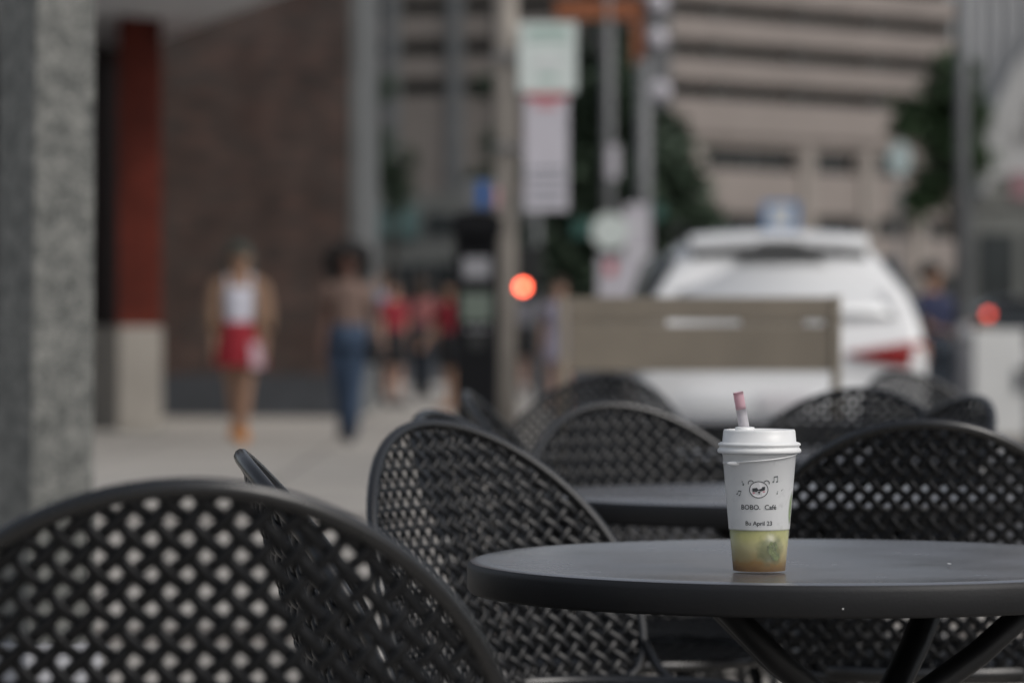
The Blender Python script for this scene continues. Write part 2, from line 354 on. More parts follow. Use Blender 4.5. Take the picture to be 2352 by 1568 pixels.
# lower storeys: piers, slabs and recessed windows
def zz(Y): return zy(Y, 232)
bm = bmesh.new(); box(bm, 0, L, 0.25, 1.45, 12.85, 13.397); new_obj('ledge', bm, M['garage'], g, False, 0.04)
rows = [(11.25, 12.70), (7.05, 8.35), (2.8, 4.6)]
solid = [(12.70, 12.85), (8.35, 11.25), (4.6, 7.05), (0, 2.8)]
for z0, z1 in solid:
    bm = bmesh.new(); box(bm, 0, L, 0.3, 1.5, z0 + 0.002, z1 - 0.002); new_obj('wall_panel', bm, M['garage'], g, False, 0.04)
def lx(X): return (X - 1470) / (2215 - 1470) * L
for X in (1600, 1845, 1985, 2110):
    bm = bmesh.new(); box(bm, lx(X) - 0.6, lx(X) + 0.6, 0.05, 0.29, 0, 12.84); new_obj('pier', bm, M['garage2'], g, False, 0.04)
    for z0, z1 in rows:
        bm = bmesh.new(); box(bm, lx(X) - 0.85, lx(X) + 0.85, 0.32, 1.45, z0, z1); new_obj('pier_block', bm, M['garage2'], g, False)
for z0, z1 in rows:
    for XA, XB in ((1640, 1815), (1872, 1955), (2010, 2085), (2130, 2205)):
        bm = bmesh.new(); box(bm, lx(XA), lx(XB), 0.9, 1.3, z0 + 0.05, z1 - 0.05); w_ = new_obj('window', bm, M['dark_glass'], g, False)
        bm = bmesh.new(); xm = (lx(XA) + lx(XB)) / 2; box(bm, xm - 0.08, xm + 0.08, 0.82, 0.89, z0, z1); new_obj('mullion', bm, M['grey_metal'], w_, False)
for z in (16.35, 19.0, 21.65):
    for X in (1475, 1650, 1830, 2010, 2190):
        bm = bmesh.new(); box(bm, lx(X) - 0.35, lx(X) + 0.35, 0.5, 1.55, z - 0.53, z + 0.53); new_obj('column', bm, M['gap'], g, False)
g2, L2 = far_building('office_building', 'taupe office building with dark window bands seen between the brick wall and the tan pole', 760, 232, 1330, 228,
                      [16.6, 19.2, 21.9], 1.0, 27, M['office'], M['garage2'], (0, 9.0))
def lx2(X): return (X - 760) / (1330 - 760) * L2
bm = bmesh.new(); box(bm, 0, L2, 0.3, 1.5, 0, 8.995); new_obj('wall_panel', bm, M['shop_wall'], g2, False, 0.04)
for X in (800, 905, 1050, 1170):
    bm = bmesh.new(); box(bm, lx2(X) - 0.5, lx2(X) + 0.5, -0.3, -0.01, 0, 27); new_obj('pier', bm, M['greystone'], g2, False, 0.04)
# low shop row in front of it
sh = thing('shop_row', 'low shop row with teal fascia and dark glass front behind the crowd', 'building', at(800, 125))
sx = lambda X: at(X, 125).x - at(800, 125).x
bm = bmesh.new(); box(bm, -6, sx(1290), 0.5, 9, 0, 5.7); new_obj('wall', bm, M['shop_wall'], sh, False)
bm = bmesh.new(); box(bm, sx(830), sx(960), 0.30, 0.49, 4.1, 5.2); new_obj('teal_fascia', bm, M['shop_teal'], sh, False, 0.03)
bm = bmesh.new(); box(bm, sx(980), sx(1040), 0.32, 0.49, 4.3, 5.0); new_obj('name_board', bm, M['shop_glass'], sh, False, 0.03)
for i, (XA, XB) in enumerate(((812, 870), (880, 930), (940, 985), (995, 1050), (1065, 1140), (1155, 1230))):
    bm = bmesh.new(); box(bm, sx(XA), sx(XB), 0.35, 0.49, 0.5, 3.2); ww = new_obj('shop_window', bm, M['shop_glass'], sh, False)
    bm = bmesh.new(); box(bm, sx(XA) - 0.06, sx(XA) - 0.002, 0.30, 0.49, 0.45, 3.25); new_obj('frame', bm, M['grey_metal'], ww, False)
# right-hand buildings across the street
rb = thing('ribbed_building', 'pale building with vertical ribs and sloping white awning across the street at the right edge', 'building', (at(2222, 92).x, 92, 0))
bm = bmesh.new(); prism(bm, [(0, 0.3), (14, 0.3), (14, 40), (6.2, 40)], 0, 22); new_obj('wall', bm, M['rib'], rb, False)
for k in range(11):
    bm = bmesh.new(); box(bm, 0.05 + 0.42 * k, 0.22 + 0.42 * k, 0.0, 0.29, 6.0, 22); new_obj('rib', bm, M['rib'], rb, False, 0.02)
bm = bmesh.new()
extrude_xz(bm, [(-0.1, 5.3), (0.25, 4.3), (1.9, 7.9), (1.9, 8.9), (0.9, 7.5)], -1.6, -0.02); new_obj('awning', bm, M['awning'], rb, False, 0.03)
bm = bmesh.new(); box(bm, 0.1, 14, 0.02, 0.28, 0.2, 4.0); new_obj('shop_front', bm, M['shop_wall'], rb, False)
for k in range(4):
    bm = bmesh.new(); box(bm, 0.3 + 1.3 * k, 1.25 + 1.3 * k, -0.03, 0.015, 0.5, 3.4); new_obj('shop_window', bm, M['shop_glass'], rb, False)
bm = bmesh.new(); box(bm, 0.1, 14, -0.05, 0.28, 4.05, 4.9); new_obj('fascia', bm, M['shop_wall'], rb, False)
bm = bmesh.new(); box(bm, 1.15, 1.6, -0.12, -0.06, 4.3, 5.0); new_obj('red_panel', bm, M['dull_pink'], rb, False)

# ------------------------------------------------------------------ trees
def tree(name, label, loc, trunk_h, trunk_r, blobs, leafm, n, size, lean=0.0):
    t = thing(name, label, 'tree', loc, 0, 'street trees')
    bm = bmesh.new()
    sweep(bm, [(0, 0, 0), (lean * 0.3, 0, trunk_h * 0.5), (lean * 0.6, 0.03, trunk_h)], [trunk_r, trunk_r * 0.8, trunk_r * 0.65], 10)
    for (bx, by, bz, br) in blobs:
        sweep(bm, [(lean * 0.6, 0, trunk_h * 0.92), (bx * 0.5 + lean * 0.3, by * 0.5, (trunk_h + bz) / 2), (bx, by, bz)], [trunk_r * 0.5, trunk_r * 0.3, trunk_r * 0.1], 6)
    new_obj('trunk', bm, M['bark'], t)
    bm = bmesh.new(); rnd = random.Random(name + label)
    tot = sum(b[3] ** 2 for b in blobs)
    for (bx, by, bz, br) in blobs:
        clumps = []
        for k in range(14):
            v = Vector((rnd.gauss(0, 1), rnd.gauss(0, 1), rnd.gauss(0, 1))).normalized() * br * (0.45 + 0.6 * rnd.random())
            clumps.append(Vector((bx, by, bz)) + v)
        for k in range(int(n * br ** 2 / tot)):
            c = rnd.choice(clumps); p = c + Vector((rnd.gauss(0, 1), rnd.gauss(0, 1), rnd.gauss(0, 0.8))) * br * 0.22
            q = Matrix.Rotation(rnd.uniform(0, 2 * PI), 3, 'Z') @ Matrix.Rotation(rnd.uniform(-1.1, 1.1), 3, 'X')
            s_ = size * rnd.uniform(0.6, 1.3)
            vs = [bm.verts.new(p + q @ Vector(c2) * s_) for c2 in ((-0.5, 0, 0), (0, -0.3, 0.06), (0.55, 0, 0), (0, 0.3, 0.06))]
            bm.faces.new(vs)
    new_obj('crown', bm, leafm, t, False)
    return t
p = at(1455, 66)
tree('leafy_tree', 'dark green street tree standing behind the sign posts in mid street', p, 2.0, 0.14,
     [(-0.5, 0, 2.3, 1.0), (0.45, 0.1, 2.4, 1.0), (-0.8, 0.2, 3.4, 0.9), (0.55, 0, 3.5, 0.95), (-0.2, 0, 4.3, 0.9), (-0.9, 0, 4.6, 0.6), (0.9, 0.1, 2.9, 0.65), (0.2, -0.2, 1.55, 0.7), (-0.9, -0.1, 1.5, 0.8), (-1.25, 0, 2.6, 0.75), (-1.3, 0.1, 3.7, 0.75), (-1.2, 0, 4.7, 0.6), (0.95, 0, 2.3, 0.55), (0.9, 0, 1.6, 0.5), (-0.1, -0.3, 3.2, 0.8), (-0.4, -0.3, 5.3, 0.6), (-1.0, 0, 5.5, 0.6), (-0.6, 0.1, 6.1, 0.5), (0.1, 0, 5.1, 0.5)], M['leaf_dark'], 34000, 0.28)
p = at(2215, 75)
tree('leafy_tree', 'green street tree with a low arching branch at the far right pavement', p, 2.9, 0.13,
     [(-0.3, 0, 5.5, 0.7), (-0.75, 0.1, 5.3, 0.45), (-0.5, 0.1, 4.0, 0.5), (-0.9, 0, 3.7, 0.4), (-1.25, 0, 3.5, 0.35), (-1.0, 0, 5.6, 0.45), (-1.25, 0.1, 5.25, 0.4), (-0.1, 0, 4.6, 0.7), (-0.25, 0.3, 6.4, 0.55)], M['leaf_mid'], 9000, 0.2)
p = at(900, 84)
tree('leafy_tree', 'small dark tree showing beside the grey stone corner of the brick building', p, 2.6, 0.1,
     [(-0.2, 0, 4.6, 0.5), (0.15, 0, 4.2, 0.45), (-0.35, 0, 6.6, 0.45), (0.35, 0, 4.9, 0.3), (-0.3, 0.1, 5.4, 0.35)], M['leaf_dark'], 2600, 0.17)
p = at(1130, 95)
tree('leafy_tree', 'slim dark tree half hidden by the tan utility pole', p, 2.6, 0.1,
     [(-0.15, 0, 4.9, 0.5), (0.1, 0, 4.1, 0.45), (-0.1, 0, 7.4, 0.35), (0.0, 0.1, 5.9, 0.4)], M['leaf_dark'], 2400, 0.17)

# ------------------------------------------------------------------ poles, signs, signals
def pole_bm(h, r0, r1, x=0, y=0, z0=0, n=14):
    bm = bmesh.new(); sweep(bm, [(x, y, z0), (x, y, z0 + h * 0.5), (x, y, z0 + h)], [r0, (r0 + r1) / 2, r1], n); return bm
def plate_sign(parent, name, x, z0, z1, wd, y, m, bars=(), back=0.006, rnd=0.02):
    bm = bmesh.new(); box(bm, x - wd / 2, x + wd / 2, y, y + back, z0, z1)
    s_ = new_obj(name, bm, m, parent, False)
    for (fz, hh, fw, bmx) in bars:
        zc = z0 + (z1 - z0) * fz
        bm = bmesh.new(); box(bm, x - wd * fw / 2, x + wd * fw / 2, y - 0.004, y - 0.001, zc - hh / 2, zc + hh / 2)
        new_obj('print', bm, bmx, s_, False)
    return s_
D = 24.0
up = thing('utility_pole', 'thick tan utility pole carrying two white parking signs beside the black pay station', 'pole', at(1162, D + 0.15))
new_obj('pole', pole_bm(6.5, 0.075, 0.095), M['pole_tan'], up)
sgx = lambda X: at(X, D).x - at(1162, D).x
plate_sign(up, 'parking_sign', sgx(1258), zy(212, D), zy(52, D), 0.395, -0.14, M['sign_mint'],
           [(0.88, 0.04, 0.7, M['print_green']), (0.76, 0.02, 0.75, M['print_green']), (0.42, 0.05, 0.5, M['sign_white']), (0.22, 0.03, 0.3, M['print_green'])])
plate_sign(up, 'restriction_sign', sgx(1255), zy(484, D), zy(216, D), 0.30, -0.15, M['sign_lav'],
           [(0.975, 0.038, 0.94, M['print_red']), (0.90, 0.05, 0.5, M['print_pink']), (0.35, 0.018, 0.75, M['print_grey']), (0.27, 0.02, 0.8, M['print_grey']), (0.17, 0.02, 0.8, M['print_grey']), (0.09, 0.02, 0.7, M['print_grey'])])
for z in (zy(130, D), zy(340, D)):
    bm = bmesh.new(); box(bm, -0.09, 0.40, -0.137, -0.095, z - 0.02, z + 0.02); new_obj('bracket', bm, M['grey_metal'], up, False)

D = 22.0
ps = thing('pay_station', 'black parking pay station with small screen and blue topper, left of the tan pole', 'parking meter', at(1095, D))
k = D / FP
bm = bmesh.new(); box(bm, -0.16, 0.16, -0.13, 0.13, 0.0, 0.06); new_obj('foot_plate', bm, M['meter_black'], ps, False, 0.01)
bm = bmesh.new(); box(bm, -0.138, 0.138, -0.10, 0.10, 0.062, zy(545, D)); new_obj('cabinet', bm, M['meter_black'], ps, False, 0.02)
bm = bmesh.new(); extrude_xz(bm, [(-0.15, zy(545, D)), (0.15, zy(545, D)), (0.165, zy(505, D)), (0.10, zy(488, D)), (-0.11, zy(488, D)), (-0.165, zy(510, D))], -0.16, 0.13); new_obj('hood', bm, M['meter_black'], ps, False, 0.015)
bm = bmesh.new(); box(bm, -0.085, 0.085, -0.112, -0.102, zy(640, D), zy(592, D)); new_obj('label_plate', bm, M['grey_pale'], ps, False, 0.004)
bm = bmesh.new(); box(bm, -0.095, 0.095, -0.112, -0.102, zy(738, D), zy(672, D)); new_obj('screen', bm, M['screen'], ps, False, 0.004)
bm = bmesh.new(); box(bm, -0.05, 0.05, -0.110, -0.102, zy(800, D), zy(770, D)); new_obj('card_slot', bm, M['trim'], ps, False, 0.004)
for i in range(3):
    bm = bmesh.new(); box(bm, -0.06 + 0.05 * i, -0.03 + 0.05 * i, -0.114, -0.102, zy(760, D), zy(750, D)); new_obj('button', bm, M['grey_pale'], ps, False, 0.003)
tp = bmesh.new(); box(tp, -0.07, 0.14, -0.02, 0.02, zy(486, D), zy(412, D)); topper = new_obj('topper_sign', tp, M['grey_metal'], ps, False, 0.012)
bm = bmesh.new(); box(bm, 0.0, 0.075, -0.026, -0.021, zy(478, D), zy(416, D)); new_obj('blue_mark', bm, M['blue'], topper, False)
bm = bmesh.new(); box(bm, 0.115, 0.145, -0.026, -0.021, zy(478, D), zy(430, D)); new_obj('pink_mark', bm, M['print_pink'], topper, False)

# pedestrian signal with glowing red lamp
D = 46.0
sp = thing('pedestrian_signal', 'glowing red signal lamp in a dark housing beyond the tan pole', 'traffic signal', at(1212, D))
new_obj('pole', pole_bm(3.2, 0.06, 0.05, 0.12, 0.12, -0.13), M['grey_metal'], sp)
zc = zy(659, D); lxp = at(1201, D).x - at(1212, D).x
bm = bmesh.new(); box(bm, -0.15, 0.19, -0.09, 0.08, zc - 0.18, zc + 0.55); new_obj('housing', bm, M['trim'], sp, False, 0.03)
bm = bmesh.new(); bmesh.ops.create_circle(bm, cap_ends=True, segments=24, radius=0.062, matrix=Matrix.Translation((lxp, -0.105, zc)) @ Matrix.Rotation(PI / 2, 4, 'X')); new_obj('red_lamp', bm, M['signal_red'], sp)
bm = bmesh.new(); box(bm, lxp - 0.085, lxp + 0.085, -0.22, -0.095, zc + 0.085, zc + 0.097); new_obj('visor', bm, M['trim'], sp, False)

# street corner post with signs
D = 45.0
cp = thing('street_sign_post', 'pale grey post crowded with round and oblong white signs in front of the dark tree', 'sign post', at(1478, D), 0)
gx = lambda X: at(X, D).x - at(1478, D).x
new_obj('post', pole_bm(4.4, 0.11, 0.095), M['grey_metal'], cp)
bm = bmesh.new(); lathe(bm, [(0, 0), (0.235, 0.0), (0.235, 0.02), (0, 0.02)], 28)
ds = new_obj('round_sign', bm, M['sign_mint'], cp, False); ds.location = (gx(1400), -0.2, zy(532, D)); ds.rotation_euler = (PI / 2, 0, 0)
plate_sign(cp, 'tall_sign', gx(1462), zy(690, D), zy(470, D), 0.34, -0.16, M['sign_lav'], [(0.75, 0.05, 0.7, M['sign_white']), (0.5, 0.05, 0.7, M['sign_white'])])
plate_sign(cp, 'low_sign', gx(1402), zy(690, D), zy(590, D), 0.33, -0.18, M['sign_lav'], [(0.75, 0.17, 0.4, M['print_red'])])
plate_sign(cp, 'small_sign', gx(1408), zy(410, D), zy(335, D), 0.15, -0.14, M['sign_lav'])
plate_sign(cp, 'street_name_sign', gx(1345), zy(545, D), zy(505, D), 0.34, -0.10, M['sign_teal'])
plate_sign(cp, 'street_name_sign', gx(1513), zy(505, D), zy(470, D), 0.14, -0.10, M['sign_teal'])
p2 = thing('signal_mast', 'thin grey mast with an orange crossarm and pale lamps above the tree', 'pole', at(1397, 46.5))
hx = lambda X: at(X, 46.5).x - at(1397, 46.5).x
new_obj('mast', pole_bm(5.6, 0.085, 0.075), M['grey_metal'], p2)
bm = bmesh.new(); box(bm, hx(1275), hx(1482), -0.07, 0.07, zy(46, 46.5), zy(2, 46.5)); box(bm, hx(1452), hx(1484), -0.065, 0.065, zy(150, 46.5), zy(46.5, 46.5)); new_obj('crossarm', bm, M['orange'], p2, False, 0.01)
bm = bmesh.new(); box(bm, hx(1480), hx(1540), -0.1, 0.1, zy(250, 46.5), zy(-60, 46.5)); hsg = new_obj('lamp_housing', bm, M['grey_metal'], p2, False, 0.02)
for Y in (10, 92, 212):
    bm = bmesh.new(); ball(bm, (hx(1508 if Y < 200 else 1515), -0.13, zy(Y, 46.5)), 0.14, 14, 10, (1, 0.6, 1)); new_obj('lamp_globe', bm, M['sign_lav'], hsg)
bm = bmesh.new(); box(bm, hx(1355), hx(1385), -0.1, -0.05, zy(130, 46.5), zy(60, 46.5)); new_obj('signal_head', bm, M['trim'], p2, False, 0.02)
p3 = thing('lamp_post', 'plain grey lamp post rising out of the top right of the frame', 'pole', at(2210, 30))
new_obj('post', pole_bm(6.0, 0.062, 0.055), M['grey_metal'], p3)
bm = bmesh.new(); box(bm, -0.08, 0.08, -0.08, 0.08, 0.0, 0.12); new_obj('foot', bm, M['grey_metal'], p3, False, 0.02)
p4 = thing('hanging_signal', 'dark signal head hanging at the top edge beside the white parking sign', 'traffic signal', at(1157, 40, zy(75, 40)))
bm = bmesh.new(); box(bm, -0.13, 0.13, -0.12, 0.12, 0, 0.9); new_obj('housing', bm, M['trim'], p4, False, 0.03)
bm = bmesh.new(); sweep(bm, [(0, 0, 0.9), (0, 0, 1.3), (0.02, 0.3, 1.32), (0.45, 0.5, 1.33)], 0.04, 8); new_obj('mount', bm, M['grey_metal'], p4)
for i in range(3):
    bm = bmesh.new(); lathe(bm, [(0, 0), (0.1, 0), (0.1, 0.05)], 16); l_ = new_obj('lens', bm, M['dark_glass'], p4); l_.location = (0, -0.125, 0.17 + 0.28 * i); l_.rotation_euler = (PI / 2, 0, 0)
D = 62.0
s5 = thing('round_sign_post', 'pale mint sign on a thin post in front of the right-hand tree', 'sign', at(2065, D))
new_obj('post', pole_bm(4.3, 0.03, 0.03), M['grey_metal'], s5)
bm = bmesh.new(); lathe(bm, [(0, 0), (0.24, 0.0), (0.24, 0.02), (0, 0.02)], 28); d_ = new_obj('sign_disc', bm, M['sign_haze'], s5, False); d_.location = (0, -0.05, zy(365, D)); d_.rotation_euler = (PI / 2, 0, 0); d_.scale = (0.85, 1.2, 1)
D = 55.0
s6 = thing('blue_sign_post', 'pale blue and white square sign showing just above the roof of the white car', 'sign', at(1793, D))
new_obj('post', pole_bm(2.5, 0.03, 0.03), M['grey_metal'], s6)
plate_sign(s6, 'sign_panel', 0, zy(548, D), zy(464, D), 0.56, -0.05, M['print_blue'], [(0.62, 0.30, 0.66, M['sign_white']), (0.18, 0.09, 0.6, M['sign_white'])])
# white street cabinet and post at right
D = 30.0
wc = thing('street_cabinet', 'white street cabinet at the right edge behind the chairs', 'cabinet', at(2288, D))
bm = bmesh.new(); box(bm, -0.22, 0.22, -0.2, 0.2, 0.05, zy(757, D)); cb_ = new_obj('box', bm, M['cab_white'], wc, False, 0.015)
bm = bmesh.new(); box(bm, -0.24, 0.24, -0.22, 0.22, -0.13, 0.049); new_obj('plinth', bm, M['concrete'], wc, False, 0.01)
bm = bmesh.new(); box(bm, 0.12, 0.21, -0.213, -0.201, zy(900, D), zy(845, D)); new_obj('vent', bm, M['grey_metal'], wc, False)
bl = thing('bollard', 'short grey bollard just left of the white street cabinet', 'bollard', at(2212, 28, -0.13))
bm = bmesh.new(); lathe(bm, [(0, 0), (0.055, 0), (0.055, 0.94), (0.06, 0.95), (0.06, 1.09), (0.04, 1.13), (0, 1.14)], 18); new_obj('shaft', bm, M['grey_pale'], bl)
bm = bmesh.new(); lathe(bm, [(0.057, 0.98), (0.0625, 0.98), (0.0625, 1.05), (0.057, 1.05)], 18); new_obj('band', bm, M['grey_metal'], bl)

# ------------------------------------------------------------------ cars
def make_car(name, label, paint, glass, loc, lit=False):
    o = thing(name, label, 'car', loc)
    # stations: y, z of top, half width at belt, roof half width, belt z
    st = [(0.00, 0.86, 0.84, 0.80, 0.84), (0.05, 0.97, 0.91, 0.84, 0.92), (0.14, 1.12, 0.935, 0.86, 1.02), (0.30, 1.38, 0.94, 0.77, 1.03), (0.46, 1.58, 0.94, 0.65, 1.03),
          (0.70, 1.63, 0.945, 0.645, 1.02), (1.4, 1.655, 0.95, 0.68, 1.0), (2.3, 1.64, 0.95, 0.68, 0.98), (2.75, 1.55, 0.93, 0.67, 0.97), (3.45, 1.08, 0.92, 0.78, 0.95), (3.9, 1.0, 0.90, 0.74, 0.90), (4.35, 0.88, 0.84, 0.66, 0.80), (4.5, 0.66, 0.76, 0.60, 0.62)]
    bm = bmesh.new(); rings = []
    for (y, zt, wb, wr, zb) in st:
        h = [(0.80 * wb / 0.94, 0.30), (wb * 0.97, 0.42), (wb * 1.0, 0.62), (wb * 0.995, min(0.82, zb - 0.02)), (wb * 0.965, zb), (wb * 0.955 * 0.6 + wr * 0.4, zb + (zt - zb) * 0.42), (wr * 1.02, zb + (zt - zb) * 0.82), (wr * 0.86, zb + (zt - zb) * 0.96), (wr * 0.5, zt), (0, zt + 0.008)]
        rings.append([Vector((x, y, z)) for x, z in h] + [Vector((-x, y, z)) for x, z in reversed(h[:-1])])
    loft(bm, rings)
    b = new_obj('body', bm, paint, o); ss = b.modifiers.new('sub', 'SUBSURF'); ss.levels = ss.render_levels = 2
    def quadpanel(nm, pts, m, th=0.012, par=o):
        bm = bmesh.new(); P = [Vector(p) for p in pts]
        nrm = (P[1] - P[0]).cross(P[-1] - P[0]).normalized() * th
        a = [bm.verts.new(p) for p in P]; c = [bm.verts.new(p + nrm) for p in P]; n = len(P)
        bm.faces.new(a); bm.faces.new(list(reversed(c)))
        for i in range(n): bm.faces.new((a[i], c[i], c[(i + 1) % n], a[(i + 1) % n]))
        return new_obj(nm, bm, m, par, False, 0.006)
    # rear glass, slightly curved: five strips wide
    bm = bmesh.new(); G = []
    for j in range(7):
        t = j / 6.0; row = []
        for i in range(13):
            s_ = -1 + 2 * i / 12.0
            hw = 0.74 - 0.17 * t
            row.append(bm.verts.new((s_ * hw, 0.062 + 0.325 * t + 0.05 * s_ * s_, 1.115 + 0.375 * t - 0.02 * s_ * s_ * t)))
        G.append(row)
    for j in range(6):
        for i in range(12): bm.faces.new((G[j][i], G[j][i + 1], G[j + 1][i + 1], G[j + 1][i]))
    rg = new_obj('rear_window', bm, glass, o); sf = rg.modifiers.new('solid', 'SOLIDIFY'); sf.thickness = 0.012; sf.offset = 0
    bm = bmesh.new(); sweep(bm, [(0.02, 0.045, 1.13), (0.22, 0.085, 1.17), (0.36, 0.11, 1.19)], 0.009, 6); new_obj('wiper', bm, M['trim'], rg)
    bm = bmesh.new(); box(bm, -0.565, 0.565, 0.395, 0.435, 1.462, 1.528); new_obj('window_header', bm, M['trim'], o, False, 0.01)
    # spoiler
    bm = bmesh.new(); rr = []
    for i in range(11):
        s_ = -1 + 0.2 * i; x = 0.575 * s_; e = 0.03 * s_ * s_
        rr.append([Vector((x, 0.30 + 0.06 * s_ * s_, 1.545 - e)), Vector((x, 0.295 + 0.06 * s_ * s_, 1.615 - e)), Vector((x, 0.45, 1.655 - e)), Vector((x, 0.78, 1.665 - e)), Vector((x, 0.78, 1.60 - e))])
    loft(bm, rr); sp_ = new_obj('spoiler', bm, paint, o, True, 0.012)
    bm = bmesh.new(); box(bm, -0.14, 0.14, 0.287, 0.294, 1.565, 1.585); new_obj('high_brake_light', bm, M['trim'], sp_, False)
    # tail lights
    for s_ in (-1, 1):
        bm = bmesh.new(); rr = []
        for (x, y, zl, zh) in ((0.40, -0.030, 0.872, 0.888), (0.52, -0.026, 0.845, 0.908), (0.68, -0.010, 0.81, 0.935), (0.81, 0.022, 0.79, 0.955), (0.885, 0.068, 0.785, 0.958)):
            rr.append([Vector((s_ * x, y, zl)), Vector((s_ * x, y, zh)), Vector((s_ * x * 0.99, y + 0.10, zh)), Vector((s_ * x * 0.99, y + 0.10, zl))])
        loft(bm, rr); tl = new_obj('tail_light', bm, M['tail'], o, True, 0.006)
        bm = bmesh.new(); rr = []
        for (x, y, zl, zh) in ((0.893, 0.080, 0.79, 0.955), (0.93, 0.17, 0.80, 0.955), (0.95, 0.28, 0.84, 0.95)):
            rr.append([Vector((s_ * x, y, zl)), Vector((s_ * x, y, zh)), Vector((s_ * x * 0.96, y + 0.02, zh)), Vector((s_ * x * 0.96, y + 0.02, zl))])
        loft(bm, rr)
        if lit:
            lb = bmesh.new(); bmesh.ops.create_circle(lb, cap_ends=True, segments=20, radius=0.07, matrix=Matrix.Translation((s_ * 0.72, 0.13, 1.33)) @ Matrix.Rotation(PI / 2, 4, 'X')); hb = bmesh.new(); box(hb, s_ * 0.72 - 0.09, s_ * 0.72 + 0.09, 0.135, 0.45, 1.20, 1.43); hl = new_obj('high_lamp_housing', hb, M['trim'], o, False, 0.02)
            new_obj('lit_lamp', lb, M['tail_lit'], hl, False)
        new_obj('indicator', bm, M['amber'], tl, True, 0.004)
    # bumper, lower valance, plate, badge
    bm = bmesh.new(); rr = []
    for i in range(15):
        s_ = -1 + i / 7.0; x = 0.93 * s_; y = -0.10 + 0.26 * abs(s_) ** 3.2
        rr.append([Vector((x, y + 0.02, 0.46)), Vector((x, y, 0.55)), Vector((x, y + 0.02, 0.665)), Vector((x, y + 0.22, 0.68)), Vector((x, y + 0.22, 0.46))])
    loft(bm, rr); bp_ = new_obj('rear_bumper', bm, paint, o, True, 0.012)
    bm = bmesh.new(); rr = []
    for i in range(15):
        s_ = -1 + i / 7.0; x = 0.88 * s_; y = -0.07 + 0.26 * abs(s_) ** 3.2
        rr.append([Vector((x, y + 0.05, 0.24)), Vector((x, y, 0.32)), Vector((x, y, 0.455)), Vector((x, y + 0.2, 0.455)), Vector((x, y + 0.2, 0.24))])
    loft(bm, rr); new_obj('lower_valance', bm, M['trim'], o, True, 0.01)
    bm = bmesh.new(); box(bm, -0.16, 0.16, -0.118, -0.104, 0.535, 0.645); new_obj('number_plate', bm, M['plate'], bp_, False, 0.003)
    bm = bmesh.new(); box(bm, -0.32, 0.32, -0.048, -0.006, 0.905, 0.935); new_obj('tailgate_trim', bm, M['rim'], o, False, 0.006)
    # dark quarter glass wrapping each rear corner
    for s_ in (-1, 1):
        bm = bmesh.new(); q_ = [[(s_ * xi, yi, z_), (s_ * xm, ym, z_), (s_ * xo, yo, z_)] for z_, xi, yi, xm, ym, xo, yo in ((1.06, .865, .20, .925, .32, .955, .62), (1.2, .815, .26, .885, .36, .925, .66), (1.35, .745, .34, .825, .44, .865, .70), (1.49, .672, .44, .745, .53, .795, .76))]
        vv = [[bm.verts.new(c_) for c_ in r_] for r_ in q_]
        for a_, b_ in zip(vv[:-1], vv[1:]):
            for k_ in range(2): bm.faces.new((a_[k_], a_[k_ + 1], b_[k_ + 1], b_[k_]))
        qg = new_obj('quarter_glass', bm, M['dark_glass'], o); sf = qg.modifiers.new('solid', 'SOLIDIFY'); sf.thickness = 0.012
    # side glass
    for s_ in (-1, 1):
        for (y0, y1, y0t, y1t) in ((0.42, 1.05, 0.72, 1.02), (1.12, 1.95, 1.08, 1.92), (2.02, 3.05, 1.98, 2.62)):
            q0, q1 = (0.0, 0.0) if y0 < 1 else (0.012, 0.02)
            pts = [(s_ * (0.935 + q0), y0, 1.06), (s_ * (0.935 + q0), y1, 1.05), (s_ * (0.765 + q1), y1t, 1.50), (s_ * (0.745 + q1), y0t, 1.50)]
            if s_ < 0: pts = pts[::-1]
            quadpanel('side_window', pts, M['dark_glass'], 0.01)
        bm = bmesh.new(); sweep(bm, [(s_ * 0.60, 0.75, 1.665), (s_ * 0.605, 0.95, 1.70), (s_ * 0.605, 2.2, 1.70), (s_ * 0.60, 2.45, 1.65)], 0.016, 8); new_obj('roof_rail', bm, M['trim'], o)
        bm = bmesh.new(); ball(bm, (s_ * 1.02, 2.75, 1.08), 0.1, 12, 8, (1.0, 0.6, 0.8)); new_obj('wing_mirror', bm, paint, o)
        for yy in (0.78, 3.55):
            bm = bmesh.new(); lathe(bm, [(0.21, -0.11), (0.31, -0.11), (0.34, -0.08), (0.345, 0), (0.34, 0.08), (0.31, 0.11), (0.21, 0.11)], 32, closed=True)
            tw = new_obj('wheel', bm, M['tyre'], o); tw.location = (s_ * 0.82, yy, 0.345); tw.rotation_euler = (0, PI / 2, 0)
            bm = bmesh.new(); lathe(bm, [(0, -0.03), (0.06, -0.06), (0.2, -0.05), (0.215, -0.09), (0.215, 0.09), (0.2, 0.05), (0.06, 0.06), (0, 0.03)], 24); new_obj('rim', bm, M['rim'], tw)
    return o
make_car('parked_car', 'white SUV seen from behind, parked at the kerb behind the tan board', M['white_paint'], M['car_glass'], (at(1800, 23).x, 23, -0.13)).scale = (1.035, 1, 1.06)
make_car('dark_car', 'dark car far down the street with a red tail light on, at the right edge', M['dark_paint'], M['dark_glass'], (at(2272, 66).x + 0.72, 66, -0.13), True)

